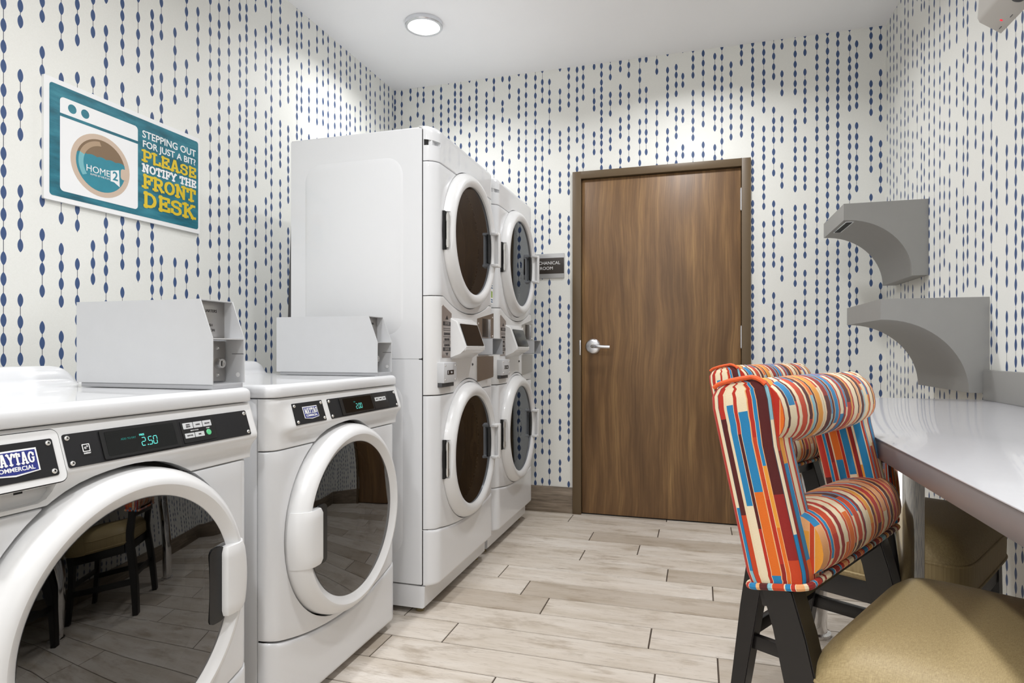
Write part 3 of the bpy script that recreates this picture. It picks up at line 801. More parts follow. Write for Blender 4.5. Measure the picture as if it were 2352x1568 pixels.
w1 = washer('washing_machine', .9275, 1, 'large white front-load washer nearest the camera, display reading 2.50')
w2 = washer('washing_machine', 1.6875, 2, 'white front-load washer beside the tall stacked dryers, display reading 2.00')

# coin boxes on the washers
def coin_box(y0, label):
    C = empty('coin_box', (-1.07, y0 + .0525, .9079)); tag(C, label, 'coin box', 'coin boxes on the washer tops')
    z0 = .011; zt = .209; w = .0525
    side = [(-.407, z0), (.005, z0), (.005, .118), (-.030, zt), (-.407, zt)]
    bm = bmesh.new()
    add_prism(bm, side, -w, -w + .0025, 'XZ'); add_prism(bm, side, w - .0025, w, 'XZ')
    add_box(bm, -.4065, -.403, -w + .0026, w - .0026, z0, zt - .0026); add_box(bm, -.4065, -.0305, -w + .0026, w - .0026, zt - .0025, zt - .0002)
    add_box(bm, -.045, .004, -w + .002, w - .002, .1155, .118)
    finish('housing', bm, M['coinbox'], C)
    box('mounting_base', -.395, .002, -w + .003, w - .003, 0, z0, M['coinin'], C, .001)
    m = box('coin_mechanism', -.060, -.053, -w + .0025, w - .0025, .118, zt - .003, M['steel'], C, .0005)
    F = frame_px((-.0528, 0, .18), 0)
    text('mechanism_lettering', 'QUARTERS', .010, F @ Matrix.Translation((0.0, .004, 0)), M['ink_k'], m)
    text('mechanism_lettering', 'PUSH', .009, F @ Matrix.Translation((0, -.030, 0)), M['ink_k'], m)
    text('mechanism_lettering', 'BUTTON', .009, F @ Matrix.Translation((0, -.042, 0)), M['ink_k'], m)
    v = box('vault_front', -.058, -.053, -w + .0025, w - .0025, z0, .1155, M['coinin'], C, .0005)
    lp = box('lock_plate', -.053, -.047, -.030, w - .006, z0 + .004, .112, M['steel'], v, .001)
    l = lathe('lock', [(.0001, .012), (.006, .012), (.007, .014), (.011, .014), (.0135, .008), (.0135, 0)], M['screw'], lp, 'X', (-.047, .021, .058), 24)
    box('keyhole', -.0352, -.0345, .0195, .0225, .052, .064, M['gap'], l, 0)
    for z in (.030, .095): lathe('rivet', [(.0001, .004), (.003, .003), (.005, 0)], M['screw'], lp, 'X', (-.047, .021, z), 14)
    lathe('lock_hole', [(.0001, -.0006), (.006, -.0006)], M['ink_w'], C, 'Y', (-.012, w - .003, .030), 18)
    box('seam', -.030, .004, w - .0032, w - .0027, .0805, .0815, M['gap'], C, 0)
    return C
coin_box(1.16, 'white coin box on the nearest washer, at its right side')
coin_box(1.92, 'white coin box on the second washer, in front of the stacked dryer side')

# ------------------------------------------------------------------ stacked dryers
def dryer_stack(yc, label, sticker):
    S = empty('stacked_dryer', (-.94, yc, 0)); tag(S, label, 'dryer', 'stacked white coin dryers')
    H = .3435
    def plan(y, Rr=.05):
        d = max(0, abs(y) - (H - Rr)); return -Rr + math.sqrt(max(0, Rr * Rr - d * d)) if d > 0 else 0.0
    ZU, ZL = 1.457, .578
    def cc(o, r=.226, x0=-.5): 
        for z in (ZU, ZL): cut(o, cyl_cutter(r, x0, .1, 0, z))
    cab = box('cabinet', -.632, -.070, -H, H, .112, 1.838, M['white'], S, .003); cc(cab)
    bm = bmesh.new(); add_box(bm, -.075, -.035, -H + .004, H - .004, .115, 1.83); core = finish('inner_frame', bm, M['gap'], S); cc(core)
    # embossed side panels with rounded stampings
    for sy in (-1, 1):
        for z0, z1, x0 in ((.965, 1.832, -.632), (.115, .961, -.632)):
            bm = bmesh.new()
            f = add_prism(bm, rrect(x0, -.0560, z0, z1, .004, 2), sy * (H - .0005), sy * (H + .002), 'XZ')
            if z0 > .9:
                outer = rrect(-.565, -.135, z0 + .09, z1 - .10, .07, 8)
            else:
                outer = rrect(-.565, -.135, z0 + .10, z1 - .09, .07, 8)
            inner = [(-.35 + (a + .35) * .95, (z0 + z1) / 2 + (b - (z0 + z1) / 2) * .965) for a, b in outer]
            A = [bm.verts.new((a, sy * (H + .0019), b)) for a, b in outer]; B = [bm.verts.new((a, sy * (H + .0052), b)) for a, b in inner]
            for i in range(len(A)): bm.faces.new((A[i], A[(i + 1) % len(A)], B[(i + 1) % len(A)], B[i]))
            bm.faces.new(B)
            finish('side_panel', bm, M['white'], S, 60)
    bm = bmesh.new(); add_prism(bm, [(-.632, .025), (-.055, .025), (-.048, .030), (-.046, .108), (-.632, .108)], -H + .001, H - .001, 'XZ')
    finish('plinth', bm, M['white'], S, 30)
    for sx, sy in ((-.58, -.30), (-.58, .30), (-.085, -.30), (-.085, .30)):
        lathe('foot', [(.0001, 0), (.016, 0), (.017, .006), (.012, .012), (.008, .014), (.008, .03)], M['brass'], S, 'Z', (sx, sy, 0), 16)
    # fascia
    tz = 1.841
    def capx(y, z):
        d = max(0, z - (tz - .026)); return plan(y) - (.026 - math.sqrt(max(0, .026 ** 2 - d * d)))
    smileU = lambda y: 1.150 + .055 * min(1, (abs(y) / .27) ** 2) if abs(y) < .27 else 1.205 - (abs(y) - .27) * .05
    def archL(y):
        r = .298; a = abs(y)
        top = ZL + math.sqrt(max(0, r * r - a * a)) if a < r else 0
        return max(.826, top)
    smileL = lambda y: .292 + .030 * min(1, (abs(y) / .30) ** 2)
    top = panel('top_fascia', H, lambda y: tz, lambda y: 1.7095, capx, M['white'], S, back=-.0525, nz=30, rnd=.003)
    b = bmesh.new(); add_prism(b, [(-.050, 1.767), (-.050, 1.790), (.01, 1.782), (.01, 1.767)], -H - .01, -H + .045, 'XZ'); cut(top, b)
    box('grip_pocket', -.052, -.020, -H + .010, -H + .050, 1.760, 1.797, M['white'], top, .001)
    up = panel('upper_panel', H, lambda y: 1.7065, lambda y: smileU(y) + .0015, lambda y, z: plan(y), M['white'], S, back=-.0525, nz=20)
    mid = panel('control_panel', H, lambda y: smileU(y) - .0015, lambda y: archL(y) + .002, lambda y, z: plan(y), M['whitep'], S, back=-.0525, ny=90, nz=20)
    low = panel('lower_panel', H, lambda y: archL(y) - .002, lambda y: smileL(y) + .0015, lambda y, z: plan(y), M['white'], S, back=-.0525, ny=90, nz=20)
    panel('toe_panel', H, lambda y: smileL(y) - .0015, lambda y: .112, lambda y, z: plan(y) + .001, M['white'], S, back=-.0525, rnd=.01)
    DR = .283
    for o, z in ((top, ZU), (up, ZU), (low, ZL), (mid, ZL)): cut(o, cyl_cutter(DR + .003, -.03, .1, 0, z))
    for o, z in ((up, ZU), (low, ZL)): cut(o, cyl_cutter(.226, -.5, .1, 0, z))
    for z in (ZU, ZL):
        ring = [(.226, -.04), (.226, .030), (.2305, .034), (.240, .0385), (.250, .040), (.259, .038), (.268, .031), (.2765, .020), (.2825, .006), (DR, -.01), (DR, -.029)]
        d = lathe('door', ring, M['whitep'], S, 'X', (0, 0, z), 112, 28)
        lathe('gap_shade_ring', [(.2855, -.031), (.281, -.031), (.281, -.029), (.2855, -.029)], M['gap'], d, 'X', (0, 0, z), 96)  # shade in the dryer door gap, put in as a black ring
        gp = [(0.0001, .020)] + [(.230 * k / 8, .0205 + .0018 * (k / 8) ** 2) for k in range(1, 9)]
        lathe('door_glass', gp, M['glass_d'], d, 'X', (0, 0, z), 96, 60)
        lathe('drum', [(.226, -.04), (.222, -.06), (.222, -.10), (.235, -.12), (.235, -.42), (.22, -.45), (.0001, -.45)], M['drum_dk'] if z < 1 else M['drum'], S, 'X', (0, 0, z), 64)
        # hinge slot at the left edge of the ring
        bm = bmesh.new(); add_box(bm, .006, .08, -.30, -.2615, z - .074, z + .074); cut(d, bm)
        bm = bmesh.new(); add_box(bm, -.012, .0085, -.2832, -.2600, z - .0745, z + .0745); sl = finish('hinge_slot', bm, M['gap'], d)
        bm = bmesh.new(); add_tube(bm, [(.0165, -.2715, z - .066), (.0165, -.2715, z + .066)], .0070, 12); add_tube(bm, [(.0165, -.2715, z - .060), (.0165, -.2715, z - .035)], .0086, 12); add_tube(bm, [(.0165, -.2715, z + .035), (.0165, -.2715, z + .060)], .0086, 12)
        finish('hinge_pin', bm, M['screw'], sl)
        # C shaped handle at the right
        bm = bmesh.new(); add_prism(bm, rrect(.184, .249, z - .066, z + .066, .006), .015, .0255, 'YZ'); finish('handle_recess', bm, M['gap'], d)
        bm = bmesh.new()
        add_box(bm, .050, .062, .236, .262, z - .080, z + .080, .004, 3); add_box(bm, .026, .058, .212, .262, z + .066, z + .078, .003); add_box(bm, .026, .058, .212, .262, z - .078, z - .066, .003)
        add_box(bm, .020, .058, .248, .262, z - .079, z + .079, .003)
        finish('door_handle', bm, M['whitep'], d)
    # control area
    dec = prism('instruction_decal', [(-.289, .972), (-.285, .968), (-.197, .968), (-.193, .972), (-.193, 1.142), (-.280, 1.171), (-.289, 1.165)], -.010, .0012, M['decal'], S, 'YZ')
    # decal print
    def mark(y0, y1, z0, z1, m=M['ink_k']): return box('decal_print', .0012, .0016, y0, y1, z0, z1, m, dec, 0)
    mark(-.279, -.203, 1.092, 1.108); prism('decal_arrow', [(-.255, 1.116), (-.227, 1.116), (-.241, 1.132)], .0012, .0016, M['ink_k'], dec, 'YZ')
    text('decal_lettering', 'DRYER', .014, frame_px((.0018, -.241, 1.100)), M['decal'], dec)
    for z in (1.080, 1.073, 1.048, 1.030, 1.024): mark(-.276, -.206, z, z + .0022)
    text('decal_lettering', 'QUARTERS', .012, frame_px((.0018, -.241, 1.060)), M['ink_k'], dec, bold=.0004)
    text('decal_lettering', 'MINUTES', .012, frame_px((.0018, -.241, 1.038)), M['ink_k'], dec, bold=.0004)
    text('decal_lettering', 'QUARTER', .012, frame_px((.0018, -.241, 1.016)), M['ink_k'], dec, bold=.0004)
    mark(-.279, -.203, .993, 1.008); text('decal_lettering', 'DRYER', .013, frame_px((.0018, -.241, 1.0)), M['decal'], dec)
    prism('decal_arrow', [(-.255, .987), (-.227, .987), (-.241, .974)], .0012, .0016, M['ink_k'], dec, 'YZ')
    # display pod
    bm = bmesh.new()
    pr = [(-.005, 1.128), (.028, 1.112), (.066, 1.004), (.060, .994), (.040, .986), (-.005, .960)]
    a = [bm.verts.new((x, -.200 - (.006 if x < 0 else 0), z)) for x, z in pr]; b_ = [bm.verts.new((x, .030 + (.02 if x < 0 else 0), z)) for x, z in pr]
    bm.faces.new(a); bm.faces.new(b_[::-1])
    for i in range(len(pr)): bm.faces.new((a[i], a[(i + 1) % len(pr)], b_[(i + 1) % len(pr)], b_[i]))
    bmesh.ops.bevel(bm, geom=bm.edges[:], offset=.004, segments=3, affect='EDGES')
    pod = finish('display_pod', bm, M['whitep'], S)
    tl = math.atan2(.038, .108); F = frame_px((.0475, -.085, 1.058), tl)
    bm = bmesh.new(); add_prism(bm, rrect(-.100, .100, -.046, .046, .004, 3), -.002, .0022, 'XY'); bmesh.ops.transform(bm, matrix=F, verts=bm.verts); finish('display_screen', bm, M['display'], pod)
    # coin acceptor: plate, slot, tray
    ac = prism('coin_acceptor', [(.102, 1.052), (.330, 1.052), (.330, 1.172), (.102, 1.136)], -.01, .0018, M['steel'], S, 'YZ')
    box('coin_slot', .0018, .004, .175, .245, 1.056, 1.140, M['signbrown'], ac, .0005)
    box('slot_lip', .0018, .0075, .266, .270, 1.054, 1.140, M['nickel'], ac, .0005)
    for y, z in ((.118, 1.115), (.315, 1.15), (.125, 1.062), (.315, 1.062)): lathe('screw', [(.0001, .003), (.004, .002), (.005, 0)], M['screw'], ac, 'X', (.0018, y, z), 12)
    bm = bmesh.new()
    add_box(bm, -.01, .068, .118, .121, .975, 1.050); add_box(bm, -.01, .068, .262, .265, .975, 1.050)
    add_box(bm, -.01, .068, .118, .265, 1.047, 1.050); add_box(bm, -.01, .068, .118, .265, .975, .978)
    add_box(bm, .060, .068, .175, .265, .975, 1.05) if False else None
    add_box(bm, -.012, -.008, .118, .265, .975, 1.05)
    finish('coin_tray', bm, M['coinin'], S)
    va = prism('vault_door', [(.100, .862), (.106, .856), (.322, .868), (.328, .874), (.328, .968), (.100, .968)], -.01, .002, M['steel'], S, 'YZ')
    # money drawer at the left
    dr = box('card_reader', -.02, .022, -.318, -.190, .872, .950, M['coinbox'], S, .003)
    box('reader_window', .022, .0228, -.286, -.222, .903, .920, M['black'], dr, 0)
    text('reader_lettering', 'E', .016, frame_px((.0232, -.277, .911)), M['ink_w'], dr); text('reader_lettering', 'ESD', .010, frame_px((.0232, -.246, .911)), M['ink_w'], dr)
    for y, z in ((-.305, .938), (-.205, .938), (-.305, .884), (-.205, .884)): lathe('screw', [(.0001, .003), (.003, .002), (.004, 0)], M['screw'], dr, 'X', (.022, y, z), 10)
    box('reader_dark_strip', -.01, .012, -.316, -.196, .856, .872, M['darkgrey'], dr, .001)  # dark grey strip below the reader box
    lathe('key_switch', [(.0001, .004), (.004, .004), (.006, 0)], M['darkgrey'], S, 'X', (0, .045, .935), 16)
    if sticker:
        st = box('energy_sticker', .0, .0006, .288, .326, 1.215, 1.31, M['ink_w'], S, 0)
        box('sticker_patch', .0006, .001, .294, .318, 1.245, 1.275, M['stickgreen'], st, 0)
        for z in (1.222, 1.232, 1.288, 1.299): box('sticker_patch', .0006, .001, .294, .320, z, z + .005, M['stickblue'], st, 0)
    return S
s1 = dryer_stack(2.4785, 'tall white stacked dryer pair nearer the camera, beside the washer', True)

def copy_tree(o, parent=None):
    c = o.copy(); COL.objects.link(c); c.parent = parent
    for ch in list(o.children):
        if ch.name.startswith('energy_sticker'): continue
        copy_tree(ch, c)
    return c
s2 = copy_tree(s1); s2.location = (-.94, 3.2035, 0)
s2['label'] = 'tall white stacked dryer pair at the far end, next to the mechanical room sign'

# thin dark upright tube, makes the dark line behind the near stack
bm = bmesh.new(); add_tube(bm, [(-1.648, 2.26, 1.60), (-1.655, 2.26, 1.45), (-1.663, 2.26, 1.25), (-1.671, 2.26, 1.0), (-1.68, 2.26, .6), (-1.68, 2.26, .16), (-1.68, 2.26, 0.0)], .012, 10)
tag(finish('dark_tube', bm, M['darkgrey']), 'thin dark upright tube behind the nearer stacked dryer by the left wall', 'hose')

# ------------------------------------------------------------------ signs
SG = empty('wall_sign', (XL + .004, 1.726, 1.6585)); tag(SG, 'teal and white wall sign reading stepping out for just a bit', 'sign')
w, h = .312, .192
bm = bmesh.new(); add_prism(bm, rrect(-w, w, -h, h, .003), -.0039, .006, 'XY'); bmesh.ops.transform(bm, matrix=frame_px((0, 0, 0)), verts=bm.verts); finish('sign_board', bm, M['ink_w'], SG)
def flat(nm, poly, mat, z=.0064, par=SG):
    bm = bmesh.new(); add_prism(bm, poly, .0061, z, 'XY'); bmesh.ops.transform(bm, matrix=frame_px((0, 0, 0)), verts=bm.verts); return finish(nm, bm, mat, par)
def disc(cx_, cy_, rx, ry, n=48): return [(cx_ + rx * math.cos(2 * math.pi * k / n), cy_ + ry * math.sin(2 * math.pi * k / n)) for k in range(n)]
flat('teal_field', rrect(-w + .017, w - .009, -h + .016, h - .016, .010), M['teal'], .0066)
dw = flat('washer_drawing', rrect(-.262, .022, -.156, .142, .013), M['ink_w'], .0069)
flat('drawing_line', [(-.262, .080), (.022, .080), (.022, .090), (-.262, .090)], M['teal'], .0071, dw)
flat('drawing_knob', disc(-.222, .115, .014, .0145), M['teal'], .0071, dw); flat('drawing_knob', disc(-.178, .115, .014, .0145), M['teal'], .0071, dw)
flat('porthole_rim', disc(-.120, -.040, .108, .104), M['ink_tan'], .0072, dw)
flat('porthole_air', disc(-.120, -.040, .090, .087), M['ink_brown'], .0074, dw)
def cres(a0, a1): return [(-.120 + .082 * math.cos(R(a)), -.040 + .080 * math.sin(R(a))) for a in range(a0, a1 + 1, 5)] + [(-.115 + .070 * math.cos(R(a)), -.041 + .067 * math.sin(R(a))) for a in range(a1, a0 - 1, -5)]
wat = []
for k in range(33):
    x = -.207 + .174 * k / 32; wat.append((x, -.016 + .0055 * abs(math.sin(k / 32 * math.pi * 5)) ** .6))
lowp = [(-.120 + .090 * math.cos(R(a)), -.040 + .087 * math.sin(R(a))) for a in range(14, -195, -8)]
flat('porthole_water', [p for p in wat] + [p for p in lowp], M['waterteal'], .0076, dw)
flat('porthole_highlight', cres(95, 160), M['ink_tan2'], .0078, dw); flat('porthole_highlight', cres(160, 215), M['ink_pale'], .0078, dw)
flat('porthole_latch', rrect(-.048, -.018, -.066, -.028, .010), M['ink_tan'], .0079, dw)
FS = lambda x, y: frame_px((.0082, x, y))
text('logo_lettering', 'HOME', .031, FS(-.133, -.060), M['ink_w'], dw)
flat('logo_tile', [(-.087, -.046), (-.055, -.036), (-.052, -.094), (-.074, -.082), (-.087, -.082)], M['ink_w'], .0080, dw)
text('logo_lettering', '2', .042, FS(-.069, -.062), M['waterteal'], dw, bold=.0008)
text('logo_lettering', 'SUITES BY HILTON', .0085, FS(-.126, -.077), M['ink_w'], dw)
FT = lambda y: frame_px((.0070, .165, y))
text('sign_lettering', 'STEPPING OUT', .037, FT(.123), M['ink_w'], SG, sx=1.0, bold=.0005)
text('sign_lettering', 'FOR JUST A BIT?', .034, FT(.088), M['ink_w'], SG, sx=1.02, bold=.0005)
slab('sign_lettering', 'PLEASE', .252, .041, FT(.046), M['ink_y'], SG, th=.22)
slab('sign_lettering', 'NOTIFY THE', .252, .029, FT(.0015), M['ink_w'], SG, th=.22)
slab('sign_lettering', 'FRONT', .250, .048, FT(-.046), M['ink_y'], SG, th=.22)
slab('sign_lettering', 'DESK', .250, .054, FT(-.112), M['ink_y'], SG, th=.22)

MS = empty('room_sign', (-.901, YF, 1.513)); tag(MS, 'small brown and silver mechanical room sign between dryer and door', 'sign')
box('sign_plate', -.113, .113, -.008, -.0005, -.076, .076, M['signsilver'], MS, .0015)
box('sign_band', -.1115, .1115, -.0095, -.007, -.048, .049, M['signbrown'], MS, .0006)
F = frame_my((0, -.0098, 0))
text('sign_lettering', 'MECHANICAL', .0275, F @ Matrix.Translation((.002, .017, 0)), M['ink_w'], MS, sx=1.0)
text('sign_lettering', 'ROOM', .0275, F @ Matrix.Translation((.002, -.015, 0)), M['ink_w'], MS, sx=1.0)

# ------------------------------------------------------------------ wall brackets (arched grey shelves)
def arch_shelf(y0, y1, zt, label, slot):
    A = empty('arched_shelf', (XR, (y0 + y1) / 2, zt)); tag(A, label, 'shelf', 'grey arched wall shelves')
    D, Hh, L = .331, .330, .060; hw = (y1 - y0) / 2
    rx = D - L - .006; rz = Hh - .074
    arcp = [(-L - rx * (1 - math.cos(R(a))) , -Hh + rz * math.sin(R(a))) for a in range(0, 91, 5)]
    poly = [(-.0005, 0), (-.0005, -Hh), (-L, -Hh)] + arcp[1:] + [(-D, -.074), (-D, 0)]
    prism('shelf_body', poly, -hw, hw, M['grey'], A, 'XZ', .0012)
    # fine seam between the apron and the side
    if slot:
        s = box('soffit_fitting', -.318, -.272, -hw + .03, -hw + .30, -.0775, -.0745, M['nickel'], A, .001)
        box('fitting_slot', -.313, -.288, -hw + .04, -hw + .29, -.0785, -.077, M['gap'], s, 0)
    return A
arch_shelf(3.090, 3.555, 1.652, 'upper grey arched shelf in the far right corner', True)
arch_shelf(2.503, 3.026, 1.180, 'lower grey arched shelf above the end of the worktop', False)

# ------------------------------------------------------------------ worktop
T = empty('worktop_table', (.64, .6, 0)); tag(T, 'long pale grey worktop on chrome legs along the right wall', 'table')
TY0, TY1 = -1.2, 2.492
bm = bmesh.new(); add_box(bm, .332 - .64, XR - .001 - .64, TY0 - .6, TY1 - .6, .788, .8255, .0012); finish('worktop_core', bm, M['edge'], T)
bm = bmesh.new(); add_box(bm, .331 - .64, XR - .001 - .64, TY0 - .601, TY1 - .599, .8256, .828, .0008); finish('worktop_surface', bm, M['quartz'], T)
box('backsplash', XR - .024 - .64, XR - .001 - .64, TY0 - .6, TY1 - .6, .8281, .930, M['grey'], T, .0015)
for y in (1.425, 2.40, .28, -.8):
    lg = lathe('leg', [(.0001, .0), (.055, 0), (.055, .010), (.043, .014), (.043, .775), (.060, .777), (.060, .787), (.0001, .787)], M['chrome'], T, 'Z', (.388 - .64, y - .6, 0), 48, 40)

# ------------------------------------------------------------------ stools
def stool(P1, theta, label, src=None):
    """P1 = near lower front corner of the padded back; theta = heading of the back's width from +Y"""
    w_ = .454; hw = w_ / 2
    wv = Vector((math.sin(theta), math.cos(theta))); fv = Vector((math.cos(theta), -math.sin(theta)))
    c = Vector(P1) + wv * hw + fv * .20
    if src is not None:
        S = copy_tree(src); S.location = (c.x, c.y, 0); S.rotation_euler = (0, 0, -theta); S['label'] = label
        return S
    S = empty('bar_stool', (c.x, c.y, 0), -theta); tag(S, label, 'stool', 'striped counter stools at the worktop')
    x0 = -.20; zb = .661; phi = R(13)
    # local panel frame: p forward, q up along the lean
    def PP(p, y, q): return Vector((x0 + p * math.cos(phi) - q * math.sin(phi), y, zb + p * math.sin(phi) + q * math.cos(phi)))
    back = empty('backrest', (0, 0, 0)); bpy.data.objects.remove(back)
    bm = bmesh.new(); uv = bm.loops.layers.uv.new('UVMap')
    def sweep(sections, uvs, cap=True):
        rows = [[bm.verts.new(p) for p in s] for s in sections]
        for i in range(len(rows) - 1):
            n = len(rows[i])
            for k in range(n):
                k2 = (k + 1) % n
                f = bm.faces.new((rows[i][k], rows[i][k2], rows[i + 1][k2], rows[i + 1][k]))
                uu = [uvs(i, k), uvs(i, k + 1), uvs(i + 1, k + 1), uvs(i + 1, k)]
                for l, t in zip(f.loops, uu): l[uv].uv = t
        if cap:
            for r_, i in ((rows[0], 0), (rows[-1], len(rows) - 1)):
                f = bm.faces.new(r_)
                for l in f.loops: l[uv].uv = (l.vert.co.x, l.vert.co.z)
    TH = .088; QH = .305
    # side posts
    for s in (-1, 1):
        secs = []; qs = [0, .006, .018, .04, .08, .12, .16, .20, .24, .27, .288, .298, .304]
        for q in qs:
            ins = 0
            if q > QH - .03: ins = .03 - math.sqrt(max(0, .03 ** 2 - (q - (QH - .03)) ** 2))
            if q < .012: ins = (.012 - q) * .35
            wy = .074 + .012 * abs((q - .15) / .15) ** 2
            po, pi_ = -TH + ins * .9, .004 - ins * .9 + (.010 * max(0, (q - .20) / .10))
            rr = rrect(po, pi_, -wy / 2, wy / 2, .014, 4)
            yc_ = s * (hw - wy / 2)
            secs.append([PP(a, yc_ + s * (b * 1.0) - s * ins * .25, q) for a, b in rr])
        per = [0.0]; rr = rrect(-TH, .004, -.04, .04, .014, 4); 
        for a, b in zip(rr, rr[1:] + rr[:1]): per.append(per[-1] + math.hypot(a[0] - b[0], a[1] - b[1]))
        sweep(secs, lambda i, k: (per[k] * 1.25 + (0 if s < 0 else 3.17), qs[i] + s * .5))
    # rolls
    def roll(qc, rp, rq, pc, y_half, seed, flatbot=False):
        secs = []; n = 28; ysn = 22
        yl = [-y_half + 2 * y_half * i / ysn for i in range(ysn + 1)]
        for y in yl:
            e = 1 - .10 * (abs(y) / y_half) ** 4
            sec = []
            for k in range(n):
                a = 2 * math.pi * k / n + math.pi; ca, sa = math.cos(a), math.sin(a)
                f = lambda v: math.copysign(abs(v) ** .82, v)
                q = qc + rq * e * f(sa)
                if flatbot: q = max(q, .001)
                sec.append(PP(pc + rp * e * f(ca), y, q))
            secs.append(sec)
        L = 2 * math.pi * (rp + rq) / 2
        sweep(secs, lambda i, k: (yl[i] + 9.0 + seed, L * k / n))
    roll(.252, .060, .055, -.032, hw - .012, .0)
    roll(.052, .062, .054, -.030, hw - .03, 1.37, True)
    bk = finish('backrest', bm, M['stripe'], S, 60)
    # piping round the lower edge and over the top of each end
    bm = bmesh.new(); uvl = bm.loops.layers.uv.new('UVMap')
    add_tube(bm, [PP(a, b, -.002) for a, b in rrect(-TH - .001, .004, -hw - .001, hw + .001, .016, 5)], .0052, 8, True, uvl)
    finish('piping', bm, M['stripe'], bk)
    bm = bmesh.new()
    for s in (-1,):
        pts = [PP(-TH + .030 - .031 * math.cos(R(a)), s * (hw - .004), QH - .030 + .032 * math.sin(R(a))) for a in range(57, 91, 11)]
        pts += [PP(p, s * (hw - .004), QH + .003) for p in (-.045, -.03)]
        pts += [PP(-.018 + .030 * math.sin(R(a)), s * (hw - .004), QH - .028 + .031 * math.cos(R(a))) for a in range(15, 61, 15)]
        add_tube(bm, pts, .0036, 8, False)
    finish('top_piping', bm, M['orange'], bk)
    # black frame: rail under the padding, posts running into splayed rear legs
    bm = bmesh.new()
    def slat(p0, p1, y0, y1, q0, q1):
        vs = add_box(bm, p0, p1, y0, y1, q0, q1, .002)
        for v in set(vs): v.co = PP(*v.co)
    slat(-.075, -.030, -hw + .01, hw - .01, -.034, -.006)
    finish('back_rail', bm, M['blackwood'], S)
    def post(s):
        bm = bmesh.new(); t = .044
        line = [(-.004, .002), (-.010, -.06), (-.014, -.13)]
        ctr = [PP(-.042, 0, .0), PP(-.040, 0, -.07)]
        pts = [(ctr[0].x - .002, ctr[0].z - .004, .024), (ctr[1].x, ctr[1].z, .024), (x0 - .004, .50, .025), (x0 - .004, .44, .026), (x0 - .026, .30, .025), (x0 - .052, .12, .021), (x0 - .070, .0, .018)]
        rows = []
        for x, z, hx in pts:
            ya = s * (hw - .004 - t / 2)
            rows.append([bm.verts.new((x - hx, ya - t / 2, z)), bm.verts.new((x + hx, ya - t / 2, z)), bm.verts.new((x + hx, ya + t / 2, z)), bm.verts.new((x - hx, ya + t / 2, z))])
        for A, B in zip(rows, rows[1:]):
            for k in range(4): bm.faces.new((A[k], A[(k + 1) % 4], B[(k + 1) % 4], B[k]))
        bm.faces.new(rows[0][::-1]); bm.faces.new(rows[-1])
        bmesh.ops.recalc_face_normals(bm, faces=bm.faces)
        bmesh.ops.bevel(bm, geom=[e for e in bm.edges if e.calc_face_angle(0) > 1.0], offset=.002, segments=2, affect='EDGES')
        finish('leg', bm, M['blackwood'], S, 30)
    post(-1); post(1)
    def fleg(s):
        bm = bmesh.new(); rows = []
        for x, z, hx in ((.225, .452, .024), (.232, .25, .021), (.245, 0, .017)):
            ya = s * (hw - .030); rows.append([bm.verts.new((x + a * hx, ya + b * hx * .85, z)) for a, b in ((-1, -1), (1, -1), (1, 1), (-1, 1))])
        for A, B in zip(rows, rows[1:]):
            for k in range(4): bm.faces.new((A[k], A[(k + 1) % 4], B[(k + 1) % 4], B[k]))
        bm.faces.new(rows[0][::-1]); bm.faces.new(rows[-1])
        finish('leg', bm, M['blackwood'], S, 30)
    fleg(-1); fleg(1)
    # apron under the seat
    bm = bmesh.new()
    add_box(bm, x0 + .03, .245, -hw + .012, -hw + .034, .395, .450, .002); add_box(bm, x0 + .03, .245, hw - .034, hw - .012, .395, .450, .002)
    add_box(bm, .223, .247, -hw + .02, hw - .02, .395, .450, .002); add_box(bm, x0 - .005, x0 + .02, -hw + .03, hw - .03, .395, .450, .002)
    finish('seat_apron', bm, M['blackwood'], S)
    for y in (-hw + .024, hw - .024):
        bm = bmesh.new(); b0 = Vector((x0 - .030, y, .20)); b1 = Vector((.236, y, .20)); add_box(bm, b0.x, b1.x, y - .010, y + .010, .185, .222, .002); finish('stretcher', bm, M['blackwood'], S)
    box('stretcher', .225, .247, -hw + .035, hw - .035, .235, .272, M['blackwood'], S, .002)
    box('stretcher', x0 - .038, x0 - .020, -hw + .035, hw - .035, .215, .250, M['blackwood'], S, .002)
    # seat cushion: domed top, boxed side with welts
    bm = bmesh.new(); xa, xb = x0 - .008, .268; ya = hw + .010; n = 26
    def border(u, v):
        # superellipse square to rounded corners
        return u, v
    def outline(k, N, ins):
        a = 2 * math.pi * k / N; ca, sa = math.cos(a), math.sin(a); e = 2 / 9.0
        return ((xa + xb) / 2 + ((xb - xa) / 2 - ins) * math.copysign(abs(ca) ** e, ca), (ya - ins) * math.copysign(abs(sa) ** e, sa))
    N = 96; rows = []
    for ins, z in ((.008, .452), (.001, .462), (.0, .50), (.0, .526), (.0015, .534), (.007, .548), (.018, .565), (.036, .580), (.065, .590), (.10, .597), (.15, .602), (.20, .604)):
        rows.append([bm.verts.new((*outline(k, N, ins), z)) for k in range(N)])
    for A, B in zip(rows, rows[1:]):
        for k in range(N): bm.faces.new((A[k], A[(k + 1) % N], B[(k + 1) % N], B[k]))
    bm.faces.new(rows[0][::-1]); bm.faces.new(rows[-1])
    seat = finish('seat', bm, M['khaki'], S, 70)
    bm = bmesh.new(); 
    add_tube(bm, [(*outline(k, N, .001), .5295) for k in range(N)], .0032, 8, True); add_tube(bm, [(*outline(k, N, .001), .466) for k in range(N)], .0032, 8, True)
    finish('seat_welt', bm, M['khaki'], seat, 60)
    return S
st1 = stool((.144, .968), R(29.4), 'striped stool nearest the camera with khaki seat')
st2 = stool((.150, 1.785), R(31), 'striped stool behind the nearest one, tucked closer to the far wall', st1)

